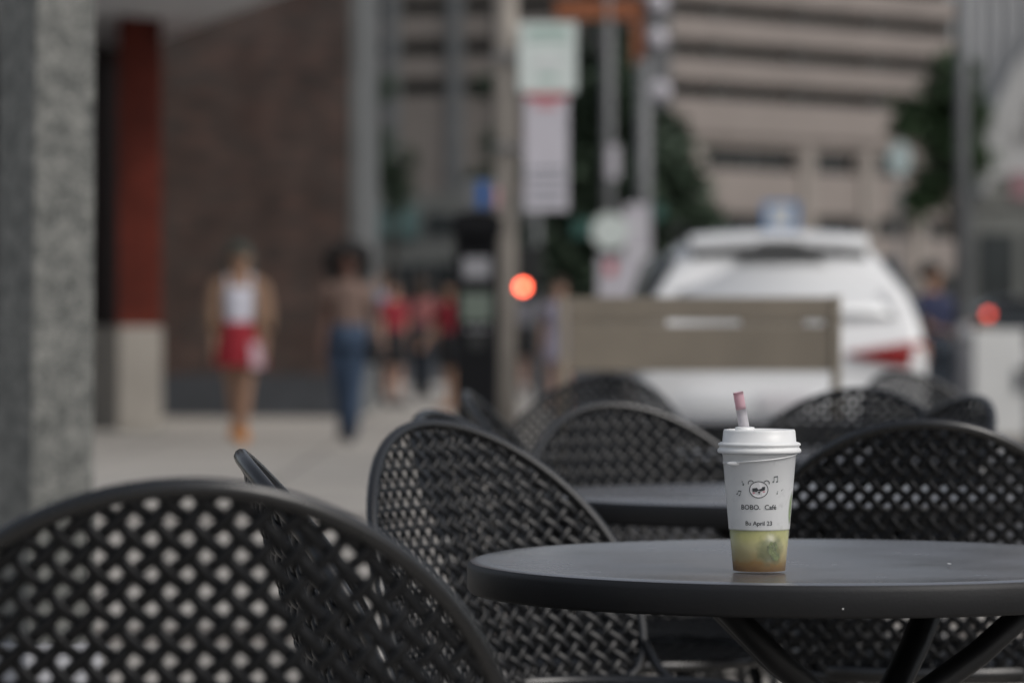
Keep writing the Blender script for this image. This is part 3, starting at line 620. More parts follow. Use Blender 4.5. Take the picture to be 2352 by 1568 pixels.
# ------------------------------------------------------------------ tan board barrier
D = 11.0
wb = thing('board_barrier', 'tan board barrier on posts with narrow slots, in front of the white car', 'barrier', at(1612, D))
bx = lambda X: at(X, D).x - at(1612, D).x
zt, z1, z2, zb = zy(682, D), zy(734.5, D), zy(748, D), zy(852, D)
bm = bmesh.new(); box(bm, bx(1306), bx(1919), 0, 0.04, z1, zt); new_obj('plank', bm, M['wood_tan'], wb, False, 0.004)
bm = bmesh.new(); box(bm, bx(1306), bx(1919), 0.001, 0.041, zb, z2); new_obj('plank', bm, M['wood_tan'], wb, False, 0.004)
for XA, XB in ((1306, 1532), (1702, 1848), (1893, 1919)):
    bm = bmesh.new(); box(bm, bx(XA), bx(XB), 0.003, 0.037, z2 + 0.0005, z1 - 0.0005); new_obj('spacer_block', bm, M['wood_tan'], wb, False)
for X in (1293, 1921):
    bm = bmesh.new(); box(bm, bx(X) - 0.012, bx(X) + 0.014, -0.01, 0.06, 0, zt + 0.004); new_obj('post', bm, M['wood_edge'], wb, False, 0.004)
    bm = bmesh.new(); box(bm, bx(X) - 0.02, bx(X) + 0.022, -0.25, 0.30, 0, 0.03); new_obj('foot', bm, M['wood_edge'], wb, False, 0.004)

# ------------------------------------------------------------------ people
def skin_mesh(name, verts, edges, radii, root, mtl, parent, levels=2):
    me = bpy.data.meshes.new(name); me.from_pydata([tuple(v) for v in verts], edges, []); 
    o = bpy.data.objects.new(name, me); C.collection.objects.link(o)
    sk = o.modifiers.new('skin', 'SKIN'); sk.use_smooth_shade = True
    lay = me.skin_vertices[0].data if me.skin_vertices else None
    if lay is None:
        return o
    for i, r in enumerate(radii):
        lay[i].radius = (r if isinstance(r, tuple) else (r, r)); lay[i].use_root = (i == root)
    sb = o.modifiers.new('sub', 'SUBSURF'); sb.levels = sb.render_levels = levels
    dg = bpy.context.evaluated_depsgraph_get(); dg.update()
    em = bpy.data.meshes.new_from_object(o.evaluated_get(dg))
    o.modifiers.clear(); o.data = em; bpy.data.meshes.remove(me)
    em.materials.clear(); em.materials.append(mtl)
    for p in em.polygons: p.use_smooth = True
    o.name = name
    if parent: o.parent = parent
    return o
def skin_layer(me):
    pass
SK = {'light': mat('skin_light', (0.42, 0.25, 0.18), 0.6, var=0.06, vscale=12), 'tan': mat('skin_tan', (0.30, 0.175, 0.115), 0.6, var=0.06, vscale=12), 'brown': mat('skin_brown', (0.10, 0.050, 0.036), 0.6, var=0.06, vscale=12)}
HAIRM = {'black': mat('hair_black', (0.008, 0.007, 0.007), 0.7, bump=0.6, bscale=90), 'brown': mat('hair_brown', (0.05, 0.032, 0.022), 0.7, bump=0.6, bscale=90), 'olive': mat('cap_olive', (0.05, 0.065, 0.055), 0.8, var=0.1)}
EYE = mat('eye_dark', (0.01, 0.01, 0.01), 0.3)
def cloth(name, col): return mat(name, col, 0.85, var=0.18, vscale=9, bump=0.5, bscale=14)
def person(label, loc, rz, H, skin, hair, hairstyle, top, bottom, bstyle, shoe, stride=0.0, arm=(0.0, 0.0), bend=(0.1, 0.1), sleeve=0.0, tanktop=False, girth=1.0, bag=None, narrow=False, overshirt=None):
    """faces local -Y; stride>0 puts the left foot ahead"""
    P = thing('person', label, 'person', loc, rz)
    V, E, Rr = [], [], []
    def add(p, r, par=None):
        V.append(Vector(p) * H); Rr.append(tuple(x * H for x in (r if isinstance(r, tuple) else (r, r))))
        if par is not None: E.append((par, len(V) - 1))
        return len(V) - 1
    pel = add((0, 0, .53), (.082 * girth, .06 * girth))
    wa = add((0, -.004, .615), (.07 * girth, .052 * girth), pel)
    ch = add((0, -.004, .72), (.086 * girth, .058 * girth), wa)
    nb = add((0, .004, .805), (.06, .045), ch)
    nk = add((0, 0, .855), (.031, .033), nb)
    jaw = add((0, -.012, .885), (.038, .042), nk)
    hd = add((0, -.008, .93), (.047, .058), jaw)
    tp_ = add((0, .002, .972), (.036, .044), hd)
    add((0, -.072, .918), (.008, .008), hd)                       # nose
    for s in (-1, 1): add((s * .055, 0, .922), (.009, .014), hd)  # ears
    ends = {}
    for s, a, be in ((-1, arm[0], bend[0]), (1, arm[1], bend[1])):
        sh = add((s * .098, .004, .80), .034, nb)
        e = Vector((s * .118, .004 - math.sin(a) * .17, .80 - math.cos(a) * .17)); el = add(e, .025, sh)
        wv = e + Vector((s * .008, -math.sin(a + be) * .145, -math.cos(a + be) * .145)); wr = add(wv, .017, el)
        dirv = (wv - e).normalized()
        pm = wv + dirv * .032; pa = add(pm, (.012, .021), wr)
        for k_ in range(4):
            off = Vector((0, (-.018 + .012 * k_), 0)); ln = (.040, .046, .043, .034)[k_]
            f1 = add(pm + dirv * .022 + off, .0062, pa); f2 = add(pm + dirv * (.022 + ln * .6) + off + Vector((-s * .004, 0, 0)), .0055, f1); add(pm + dirv * (.022 + ln) + off + Vector((-s * .012, 0, 0)), .0045, f2)
        t1 = add(wv + dirv * .02 + Vector((-s * .004, -.026, 0)), .0065, wr); add(wv + dirv * .045 + Vector((-s * .006, -.034, 0)), .005, t1)
        ends[s] = (Vector((s * .098, .004, .80)), e, wv)
    legs = {}
    for s in (-1, 1):
        st_ = stride * s
        hip = Vector((s * .048, 0, .49)); kn = Vector((s * (.034 if narrow else .05), -st_ * .5 - .012, .285)); an = Vector((s * (.017 if narrow else .046), -st_, .05 + (.02 if st_ < 0 else 0)))
        h_ = add(hip, (.056 * girth, .06 * girth), pel); k1 = add((hip + kn) / 2, (.046 * girth, .05 * girth), h_); k2 = add(kn, .034, k1); c_ = add(kn * .62 + an * .38 + Vector((0, .008, 0)), .033, k2); a_ = add(an, .021, c_)
        ft = add(an + Vector((s * .006, -.06, -.028)), (.022, .016), a_); add(an + Vector((s * .008, -.105, -.036)), (.02, .011), ft)
        legs[s] = (hip, kn, an)
    me_ = bpy.data.meshes.new('body'); me_.from_pydata([tuple(v) for v in V], E, [])
    o = bpy.data.objects.new('body', me_); C.collection.objects.link(o)
    o.modifiers.new('skin', 'SKIN')
    if not me_.skin_vertices:
        bmx = bmesh.new(); bmx.from_mesh(me_); bmx.verts.layers.skin.verify(); bmx.to_mesh(me_); bmx.free()
    lay = me_.skin_vertices[0].data
    for i, r in enumerate(Rr): lay[i].radius = r; lay[i].use_root = (i == 0)
    sb = o.modifiers.new('sub', 'SUBSURF'); sb.levels = sb.render_levels = 1
    dg = bpy.context.evaluated_depsgraph_get(); dg.update()
    em = bpy.data.meshes.new_from_object(o.evaluated_get(dg)); o.modifiers.clear(); o.data = em; bpy.data.meshes.remove(me_)
    em.materials.clear(); em.materials.append(SK[skin])
    for p_ in em.polygons: p_.use_smooth = True
    o.parent = P
    # face
    for s in (-1, 1):
        bm = bmesh.new(); ball(bm, Vector((s * .02, -.058, .934)) * H, .0065 * H, 8, 6); new_obj('eye', bm, EYE, P)
    bm = bmesh.new(); ball(bm, Vector((0, -.052, .893)) * H, .015 * H, 10, 6, (1, .35, .3)); new_obj('mouth', bm, mat('lips', (.25, .08, .07), .5), P)
    # hair
    rn = random.Random(label); bm = bmesh.new()
    if hairstyle == 'afro':
        for k_ in range(70):
            v = Vector((rn.gauss(0, 1), rn.gauss(0, 1), rn.gauss(0, 1))).normalized()
            if v.y < -.35 and v.z < .45: continue
            if v.z < -0.2 and abs(v.x) < .5 and v.y < 0: continue
            ball(bm, (Vector((0, .012, .925)) + Vector((v.x * .092, v.y * .070, v.z * .078 - (.03 if v.z < 0 else 0)))) * H, rn.uniform(.034, .046) * H, 8, 6)
    else:
        ball(bm, Vector((0, .010, .948)) * H, .060 * H, 18, 12, (1, 1.08, .98))
        if hairstyle in ('long', 'caplong'):
            for s in (-1, 1):
                loft(bm, [ring(s * .045 * H, .02 * H, z * H, .022 * H, .034 * H, 10) for z in (.95, .90, .85, .80, .775)])
            loft(bm, [ring(0, .045 * H, z * H, .05 * H, .022 * H, 12) for z in (.95, .9, .84, .79)])
        if hairstyle in ('cap', 'caplong'):
            loft(bm, [[Vector((x, y, z)) * H for x, y, z in ((-.045, -.045, .962), (.045, -.045, .962), (.035, -.10, .955), (-.035, -.10, .955))], [Vector((x, y, z)) * H for x, y, z in ((-.045, -.045, .968), (.045, -.045, .968), (.035, -.10, .960), (-.035, -.10, .960))]])
    bmesh.ops.transform(bm, matrix=Matrix.Identity(4), verts=bm.verts)
    if hairstyle in ('short', 'long'):
        geom = [v for v in bm.verts if v.co.y < -.035 * H and v.co.z < .945 * H ]
        for v in geom: v.co.y = -.035 * H
    new_obj('cap' if hairstyle in ('cap', 'caplong') else 'hair', bm, hair, P)
    # top
    g_ = girth; bm = bmesh.new()
    if tanktop:
        rs = [(.595, .083, .066), (.64, .080, .064), (.70, .095, .072), (.755, .094, .070), (.778, .080, .060)]
    else:
        rs = [(.535, .098, .078), (.60, .087, .070), (.66, .088, .070), (.72, .102, .074), (.78, .102, .068), (.815, .078, .056), (.832, .045, .044)]
    loft(bm, [ring(0, 0, z * H, a * g_ * H, b * g_ * H, 20) for z, a, b in rs], False, False)
    if tanktop:
        for s in (-1, 1):
            for yy in (-.052, .045): sweep(bm, [Vector((s * .055, yy, .77)) * H, Vector((s * .058, yy * .75, .81)) * H, Vector((s * .058, 0, .838)) * H], .010 * H, 6)
    if sleeve:
        for s in (-1, 1):
            a, b, c = ends[s]; a = a + Vector((-s * .02, 0, .008))
            pts = [a, (a + b) / 2, b] + ([(b + c) / 2, c] if sleeve > 1 else [])
            if sleeve <= 1: pts = [a, a + (b - a) * .4 * sleeve, a + (b - a) * .8 * sleeve]
            sweep(bm, [p_ * H for p_ in pts], [.044 * H, .041 * H, .038 * H, .032 * H, .026 * H][:len(pts)], 12)
    o_ = new_obj('top', bm, top, P)
    # bottoms
    bm = bmesh.new()
    if bstyle == 'skirt':
        n = 36; rings = []
        for z, a, b, amp in ((.605, .083, .066, 0), (.56, .098, .08, .02), (.50, .112, .095, .05), (.44, .120, .104, .08), (.385, .127, .112, .10)):
            rings.append([Vector((a * (1 + amp * math.cos(12 * 2 * PI * k_ / n)) * math.cos(2 * PI * k_ / n), b * (1 + amp * math.cos(12 * 2 * PI * k_ / n)) * math.sin(2 * PI * k_ / n), z)) * H for k_ in range(n)])
        loft(bm, rings, True, False)
    else:
        loft(bm, [ring(0, 0, z * H, a * g_ * H, b * g_ * H, 20) for z, a, b in ((.615, .083, .066), (.57, .097, .080), (.52, .108, .088), (.47, .106, .086))])
        for s in (-1, 1):
            hip, kn, an = legs[s]
            if bstyle == 'shorts': sweep(bm, [hip * H, (hip * .5 + kn * .5) * H, (hip * .2 + kn * .8) * H], [.068 * g_ * H, .064 * g_ * H, .060 * g_ * H], 14)
            else: sweep(bm, [hip * H, (hip + kn) / 2 * H, kn * H, (kn + an) / 2 * H, (an + Vector((0, 0, -.012))) * H], [.066 * g_ * H, .058 * g_ * H, .046 * H, .042 * H, .040 * H], 14)
    sk_ = new_obj({'skirt': 'skirt', 'shorts': 'shorts', 'jeans': 'trousers'}[bstyle], bm, bottom, P)
    if bstyle == 'skirt' and tanktop:
        bm = bmesh.new(); G = []
        for z, a, b in ((.50, .118, .102), (.44, .132, .117), (.375, .141, .126)):
            G.append([bm.verts.new(Vector((a * math.cos(t_), b * math.sin(t_), z)) * H) for t_ in [R(-64 + 5 * q_) for q_ in range(8)]])
        for a_, b_2 in zip(G[:-1], G[1:]):
            for q_ in range(7): bm.faces.new((a_[q_], a_[q_ + 1], b_2[q_ + 1], b_2[q_]))
        new_obj('white_panel', bm, mat('pale_pink_cloth', (0.42, 0.29, 0.33), 0.85), sk_)
    for s in (-1, 1):
        an = legs[s][2]; bm = bmesh.new()
        rr = [ring(an.x * H, (an.y + yy) * H, (an.z - .02) * H, wx * H, .001, 10) for yy, wx in ()]
        prof = [(.03, .020, .034), (.0, .026, .040), (-.05, .028, .030), (-.10, .030, .022), (-.135, .018, .012)]
        rings = []
        for yy, wx, hz in prof:
            rings.append([Vector(((an.x + s * .006) + wx * math.cos(2 * PI * k_ / 12), an.y + yy, (an.z - .05) + hz + hz * math.sin(2 * PI * k_ / 12))) * H for k_ in range(12)])
        loft(bm, rings); new_obj('shoe', bm, shoe, P)
    if overshirt:
        bm = bmesh.new()
        for s in (-1, 1):
            a, b, c = ends[s]
            sweep(bm, [(a + Vector((-s * .03, 0, .012))) * H, (a + Vector((s * .012, 0, -.03))) * H, ((a + b) / 2 + Vector((s * .012, 0, 0))) * H, (b + Vector((s * .014, 0, 0))) * H, ((b + c) / 2 + Vector((s * .010, 0, 0))) * H], [.034 * H, .044 * H, .046 * H, .044 * H, .036 * H], 14)
            G = [[bm.verts.new(Vector((s * (.112 + g_) * math.cos(t_), .086 * math.sin(t_), z)) * H) for t_ in (-.75, -.35, .1, .6, 1.1, 1.57)] for z, g_ in ((.80, -.01), (.70, 0), (.60, .006), (.52, .014))]
            for a_, b_ in zip(G[:-1], G[1:]):
                for q_ in range(5): bm.faces.new((a_[q_], a_[q_ + 1], b_[q_ + 1], b_[q_]))
        new_obj('open_shirt', bm, overshirt, P)
    if bag:
        s, m_ = bag
        bm = bmesh.new(); box(bm, (s * .135 - .035) * H, (s * .135 + .035) * H, -.08 * H, .06 * H, .40 * H, .53 * H); bg_ = new_obj('bag', bm, m_, None, False, 0.02)
        bg_.location = P.location; bg_.rotation_euler = P.rotation_euler
        return P, bg_
    return P, None
W_ = cloth('white_cloth', (0.62, 0.62, 0.70)); RED = cloth('red_cloth', (0.26, 0.012, 0.022)); RED2 = cloth('bright_red_cloth', (0.25, 0.016, 0.028))
DEN = cloth('blue_denim', (0.035, 0.06, 0.105)); DEN2 = cloth('dark_denim', (0.02, 0.028, 0.04)); TANC = cloth('brown_cloth', (0.17, 0.115, 0.095))
BLK = cloth('black_cloth', (0.012, 0.013, 0.016)); PINK = cloth('pink_cloth', (0.36, 0.13, 0.13)); NAVY = cloth('navy_cloth', (0.022, 0.028, 0.07)); LAV = cloth('lavender_cloth', (0.30, 0.285, 0.36)); BLU = cloth('pale_blue_cloth', (0.16, 0.22, 0.34)); GRY = cloth('grey_cloth', (0.22, 0.22, 0.25))
ORS = mat('orange_shoe', (0.50, 0.20, 0.045), 0.6); DKS = mat('dark_shoe', (0.02, 0.022, 0.03), 0.6); TNS = mat('tan_shoe', (0.3, 0.18, 0.12), 0.7)
D = 29.6
person('person in white tank top, open tan shirt and red skirt, walking in orange shoes', at(550, D), R(3), 1.69, 'tan', HAIRM['olive'], 'caplong', W_, RED, 'skirt', ORS, narrow=True, stride=0.06, arm=(0.05, -0.05), bend=(0.15, 0.25), tanktop=True, overshirt=cloth('tan_cloth', (0.24, 0.15, 0.10)))
_, b_ = person('person with big black curly hair, brown top and blue jeans walking by the brick wall', at(800, D + 0.2), R(-4), 1.66, 'brown', HAIRM['black'], 'afro', TANC, DEN, 'jeans', DKS, narrow=True, stride=0.06, arm=(0.1, -0.1), bend=(0.3, 0.2), sleeve=0.8, bag=(1, BLK))
b_.name = 'shoulder_bag'; tag(b_, 'black bag at the hip of the person in blue jeans', 'bag')
person('person in red shirt and black trousers standing right of the person in jeans', at(902, 43), R(28), 1.55, 'light', HAIRM['black'], 'short', RED2, BLK, 'shorts', DKS, arm=(0.2, -0.1), sleeve=0.8, girth=1.1)
person('person in pale blue shirt partly hidden behind the person with curly hair', at(868, 47), R(-10), 1.74, 'tan', HAIRM['brown'], 'short', BLU, DEN2, 'jeans', DKS, sleeve=0.8)
person('person in pink shirt between two people in red', at(968, 48), R(160), 1.66, 'light', HAIRM['brown'], 'long', PINK, DEN2, 'jeans', DKS, sleeve=0.8, stride=0.03, girth=1.1)
person('person in bright red shirt half hidden behind the black pay station', at(1034, 41), R(-40), 1.52, 'tan', HAIRM['black'], 'long', RED2, BLK, 'shorts', TNS, stride=0.07, arm=(0.3, -0.2), bend=(0.4, 0.2), sleeve=0.9, girth=1.1)
person('person in black clothes with bare legs under the red signal lamp', at(1214, 49), R(8), 1.66, 'light', HAIRM['black'], 'long', GRY, BLK, 'shorts', DKS, sleeve=0.8, girth=1.4)
person('person in pale lavender clothes left of the tan board', at(1284, 40), R(-8), 1.52, 'light', HAIRM['brown'], 'long', LAV, LAV, 'skirt', TNS, sleeve=0.8)
person('person in navy shirt standing in the road right of the white car', at(2140, 32, -0.13), R(40), 1.70, 'tan', HAIRM['black'], 'short', NAVY, DEN2, 'jeans', DKS, arm=(0.5, 0.7), bend=(0.9, 0.8), sleeve=1.0, girth=1.35)

# ------------------------------------------------------------------ cafe chairs
SZ, RB, ZT = 0.465, 0.275, 0.845
ZC = ZT - RB
def back_pt(x, z):
    return Vector((x, -0.20 - (z - 0.46) * 0.30 + x * x * 1.22, z))
def back_n(x, z):
    a = back_pt(x + 1e-3, z) - back_pt(x - 1e-3, z); b = back_pt(x, z + 1e-3) - back_pt(x, z - 1e-3)
    return a.cross(b).normalized()
def back_in(x, z):
    if z > ZC: return x * x + (z - ZC) ** 2 < RB * RB
    if z < 0.455: return False
    hw = RB - (ZC - z) * 0.14
    if z < 0.50: hw -= 0.05 - math.sqrt(max(0, 0.05 ** 2 - (0.505 - z) ** 2))
    return abs(x) < hw
def seat_pt(x, y):
    r2 = (x * x + y * y) / 0.24 ** 2
    return Vector((x, y + 0.02, SZ - 0.016 * (1 - r2)))
def seat_in(x, y): return x * x + y * y < 0.235 ** 2
def weave(pt, nm, inside, lo, hi, pitch=0.0198, half=0.0057, amp=0.0022, sides=6):
    bm = bmesh.new(); q = math.sqrt(0.5); mx = max(abs(v) for v in lo + hi) * 1.5
    cx, cy = (lo[0] + hi[0]) / 2, (lo[1] + hi[1]) / 2; N = int(mx / pitch) + 1; step = pitch / 3
    for fam in (0, 1):
        for k in range(-N, N + 1):
            run = []
            def flush():
                if len(run) >= 3:
                    P = [pt(*u) + Vector(nm(*u)) * a for u, a in run]; sweep(bm, P, half, sides, up=[nm(*u) for u, a in run], flat=0.36)
                run.clear()
            for i in range(-3 * N, 3 * N + 1):
                t = i * step; d = k * pitch
                u = (cx + (t - d) * q, cy + (t + d) * q) if fam == 0 else (cx + (t + d) * q, cy - (t - d) * q)
                # neighbours cross at t = j*pitch: over / under by parity
                if inside(*u):
                    ph = math.cos(PI * (t / pitch + k)) * (1 if fam == 0 else -1)
                    run.append((u, amp * ph))
                else: flush()
            flush()
    return bm
def smooth_loop(pts, n=2):
    for _ in range(n):
        out = []
        for i in range(len(pts)):
            a, b = pts[i], pts[(i + 1) % len(pts)]; out += [a * 0.75 + b * 0.25, a * 0.25 + b * 0.75]
        pts = out
    return pts
def make_chair():
    o = thing('cafe_chair', '', 'chair')
    new_obj('back_mesh', weave(back_pt, back_n, back_in, (-0.28, 0.45), (0.28, 0.85)), M['mesh_metal'], o)
    rim = []
    for k in range(25):
        a = PI * k / 24; rim.append(back_pt(RB * math.cos(a), ZC + RB * math.sin(a)))
    for x, z in ((-0.272, 0.53), (-0.262, 0.487), (-0.235, 0.461), (-0.16, 0.455), (0, 0.455), (0.16, 0.455), (0.235, 0.461), (0.262, 0.487), (0.272, 0.53)): rim.append(back_pt(x, z))
    bm = bmesh.new(); sweep(bm, smooth_loop(rim, 1), 0.0085, 10, closed=True); new_obj('back_rim', bm, M['black_metal'], o)
    new_obj('seat_mesh', weave(seat_pt, lambda x, y: Vector((0, 0, 1)), seat_in, (-0.24, -0.24), (0.24, 0.24)), M['mesh_metal'], o)
    bm = bmesh.new(); sweep(bm, [(0.238 * math.cos(2 * PI * k / 40), 0.02 + 0.238 * math.sin(2 * PI * k / 40), SZ) for k in range(40)], 0.011, 10, closed=True); new_obj('seat_rim', bm, M['black_metal'], o)
    for s in (-1, 1):
        bm = bmesh.new(); sweep(bm, [back_pt(s * 0.268, 0.52), (s * 0.262, -0.09, 0.478), (s * 0.24, -0.03, 0.452), (s * 0.225, 0.0, 0.447)], 0.008, 8); new_obj('side_bracket', bm, M['black_metal'], o)
    for sx_, sy_ in ((-1, -1), (1, -1), (-1, 1), (1, 1)):
        top = Vector((sx_ * 0.165, 0.02 + sy_ * 0.165, SZ - 0.008)); ft = Vector((sx_ * 0.225, 0.02 + sy_ * 0.235, 0.012))
        bm = bmesh.new(); sweep(bm, [top, top * 0.75 + ft * 0.25 + Vector((sx_ * 0.006, 0, 0)), ft], 0.0105, 10); l = new_obj('leg', bm, M['black_metal'], o)
        bm = bmesh.new(); lathe(bm, [(0, 0), (0.014, 0), (0.014, 0.02), (0.0108, 0.03)], 12, ft.x, ft.y); new_obj('glide', bm, M['rubber'], l)
    bm = bmesh.new(); zq = 0.25
    cr = [Vector((sx_ * 0.195, 0.02 + sy_ * 0.20, zq)) for sx_, sy_ in ((-1, -1), (1, 1))]; cr2 = [Vector((sx_ * 0.195, 0.02 + sy_ * 0.20, zq)) for sx_, sy_ in ((-1, 1), (1, -1))]
    sweep(bm, cr, 0.006, 8); sweep(bm, [p_ + Vector((0, 0, -0.0125)) for p_ in cr2], 0.006, 8); new_obj('stretcher', bm, M['black_metal'], o)
    return o
chair0 = make_chair()
GRP = 'black mesh cafe chairs'
first = [True]
def place_chair(X, d, yaw, label, at_top=True, sc=1.0):
    """X,d = where the top of the back stands"""
    c = chair0 if first[0] else copy_tree(chair0); first[0] = False
    yaw = R(yaw); off = Vector((0, back_pt(0, ZT).y, 0)) * sc
    off.rotate(Matrix.Rotation(yaw, 3, 'Z'))
    c.location = at(X, d) - off; c.rotation_euler = (0, 0, yaw); c.scale = (sc, sc, sc)
    tag(c, label, 'chair', GRP); return c
place_chair(432, 2.78, 6, 'nearest black mesh chair at lower left with its back towards us', sc=1.02)
place_chair(553, 3.9, -86, 'black mesh chair seen edge-on behind the nearest chair, facing right')
place_chair(985, 5.15, -131, 'black mesh chair turned three-quarters, tucked behind the left rim of the nearest table')
place_chair(2125, 5.18, -7, 'black mesh chair with broad arched back right of the drink cup')
place_chair(985, 5.75, -112, 'black mesh chair whose rim peeks out just over the three-quarter turned chair')
place_chair(1068, 7.4, -95, 'black mesh chair seen edge-on below the black pay station')
place_chair(1400, 6.35, -150, 'black mesh chair with rounded back left of the cup, facing us across the second table')
place_chair(1395, 9.9, 165, 'black mesh chair under the left end of the tan board')
place_chair(1975, 7.8, 160, 'black mesh chair with arched rim just below the red tail light')
place_chair(2060, 10.9, 215, 'black mesh chair farthest back, at the right end of the farthest table')
place_chair(2240, 6.95, 110, 'black mesh chair at the right edge below the white street cabinet')

# ------------------------------------------------------------------ cafe tables
def table_mat():
    m = mat('table_top_paint', (0.26, 0.26, 0.278), 0.30, metal=0.6, spec=0.6, bump=0.012, bscale=300)
    n = m.node_tree; b = n.nodes['Principled BSDF']; N, L = n.nodes.new, n.links.new
    tc = N('ShaderNodeTexCoord')
    a = N('ShaderNodeTexNoise'); a.inputs['Scale'].default_value = 5; a.inputs['Detail'].default_value = 7; L(tc.outputs['Object'], a.inputs['Vector'])
    r = N('ShaderNodeMapRange'); r.inputs['From Min'].default_value = 0.3; r.inputs['From Max'].default_value = 0.7; r.inputs['To Min'].default_value = 0.17; r.inputs['To Max'].default_value = 0.29; L(a.outputs['Fac'], r.inputs[0])
    # wiped streaks
    mp = N('ShaderNodeMapping'); mp.inputs['Rotation'].default_value = (0, 0, 0.5); mp.inputs['Scale'].default_value = (4, 60, 1); L(tc.outputs['Object'], mp.inputs[0])
    st = N('ShaderNodeTexNoise'); st.inputs['Scale'].default_value = 1; st.inputs['Detail'].default_value = 4; L(mp.outputs[0], st.inputs['Vector'])
    ad = N('ShaderNodeMath'); ad.operation = 'MULTIPLY_ADD'; ad.inputs[1].default_value = 0.05; L(st.outputs['Fac'], ad.inputs[0]); L(r.outputs[0], ad.inputs[2])
    sb = N('ShaderNodeMath'); sb.operation = 'SUBTRACT'; sb.inputs[1].default_value = 0.025; L(ad.outputs[0], sb.inputs[0]); L(sb.outputs[0], b.inputs['Roughness'])
    # dust specks
    v = N('ShaderNodeTexVoronoi'); v.inputs['Scale'].default_value = 55; L(tc.outputs['Object'], v.inputs['Vector'])
    lt = N('ShaderNodeMath'); lt.operation = 'LESS_THAN'; lt.inputs[1].default_value = 0.085; L(v.outputs['Distance'], lt.inputs[0])
    sp = N('ShaderNodeSeparateColor'); L(v.outputs['Color'], sp.inputs[0]); g = N('ShaderNodeMath'); g.operation = 'GREATER_THAN'; g.inputs[1].default_value = 0.86; L(sp.outputs[0], g.inputs[0])
    mu = N('ShaderNodeMath'); mu.operation = 'MULTIPLY'; L(lt.outputs[0], mu.inputs[0]); L(g.outputs[0], mu.inputs[1])
    r2 = N('ShaderNodeMapRange'); r2.inputs['From Min'].default_value = 0.3; r2.inputs['From Max'].default_value = 0.7; r2.inputs['To Min'].default_value = 0.9; r2.inputs['To Max'].default_value = 1.1; L(a.outputs['Fac'], r2.inputs[0])
    cm = N('ShaderNodeMix'); cm.data_type = 'RGBA'; cm.blend_type = 'MULTIPLY'; cm.inputs[0].default_value = 1; cm.inputs[6].default_value = (0.215, 0.216, 0.234, 1); L(r2.outputs[0], cm.inputs[7])
    dm = N('ShaderNodeMix'); dm.data_type = 'RGBA'; dm.inputs[7].default_value = (0.62, 0.61, 0.58, 1); L(mu.outputs[0], dm.inputs[0]); L(cm.outputs[2], dm.inputs[6]); L(dm.outputs[2], b.inputs['Base Color'])
    return m
M['table'] = table_mat()
M['table_edge'] = mat('table_edge_paint', (0.004, 0.0045, 0.006), 0.55, var=0.2, vscale=20, bump=0.05, bscale=300)
M['chip'] = mat('bare_chip', (0.6, 0.6, 0.6), 0.6)
TZ, TR = 0.715, 0.405
def make_table():
    o = thing('cafe_table', '', 'table')
    bm = bmesh.new(); lathe(bm, [(0, TZ - 0.004), (0.2, TZ - 0.003), (TR - 0.03, TZ - 0.001), (TR - 0.012, TZ), (TR - 0.004, TZ - 0.002)], 128); new_obj('table_top', bm, M['table'], o)
    bm = bmesh.new(); lathe(bm, [(TR - 0.0039, TZ - 0.0019), (TR - 0.001, TZ - 0.005), (TR, TZ - 0.009), (TR, TZ - 0.033), (TR - 0.003, TZ - 0.037), (TR - 0.02, TZ - 0.037), (TR - 0.02, TZ - 0.012), (0, TZ - 0.012)], 128); new_obj('edge_band', bm, M['table_edge'], o)
    hub = Vector((0.07, 0, 0.53))
    for a in (172, 200, 20, 58):
        rs_ = 0.165 if a > 150 else 0.30
        top = Vector((rs_ * math.cos(R(a)) + 0.03, rs_ * math.sin(R(a)), TZ - 0.03))
        bm = bmesh.new(); h2 = hub + Vector((0.03 * math.cos(R(a)), 0.03 * math.sin(R(a)), 0))
        sweep(bm, [top, top * 0.5 + h2 * 0.5 + Vector((0, 0, -0.01)), h2, h2 + Vector((0, 0, -0.06))], 0.019, 10, flat=0.8); new_obj('strut', bm, M['table_edge'], o)
    bm = bmesh.new(); lathe(bm, [(0, 0.54), (0.045, 0.54), (0.05, 0.51), (0.038, 0.44), (0.036, 0.06), (0.05, 0.03), (0, 0.03)], 24, hub.x, 0); new_obj('column', bm, M['table_edge'], o)
    bm = bmesh.new(); lathe(bm, [(0, 0.028), (0.2, 0.024), (0.25, 0.012), (0.25, 0.0), (0, 0.0)], 40, hub.x, 0); new_obj('base_plate', bm, M['black_metal'], o)
    return o
t0 = make_table(); TG = 'round black cafe tables'
tabs = [(1862, 4.13, 'nearest round black table carrying the drink cup'), (1815, 5.75, 'second round black table, just behind the one with the drink cup'),
        (1950, 7.56, 'third round black table, behind the arched chair right of the cup'), (1690, 10.3, 'farthest round black table, in front of the tan board')]
for i, (X, d, lb) in enumerate(tabs):
    t = t0 if i == 0 else copy_tree(t0); t.location = at(X, d); t.rotation_euler = (0, 0, R((0, 25, 60, 10)[i])); tag(t, lb, 'table', TG)
# small marks of wear on the nearest table
for nm, X, Y_, sx_, sy_ in (('paint_chip', 2181, 1295, 0.0022, 0.003),):
    d = 0.275 * FP / (Y_ - 747)
    bm = bmesh.new(); bmesh.ops.create_circle(bm, cap_ends=True, segments=9, radius=1, matrix=Matrix.Translation(at(X, d, TZ + 0.0006) - t0.location) @ Matrix.Diagonal((sx_, sy_ * 3, 1, 1))); new_obj(nm, bm, M['chip'], t0)
bm = bmesh.new(); bmesh.ops.create_circle(bm, cap_ends=True, segments=9, radius=0.0010, matrix=Matrix.Translation((0.0, -TR - 0.0006, TZ - 0.026)) @ Matrix.Rotation(PI / 2, 4, 'X')); new_obj('paint_chip', bm, M['chip'], t0)

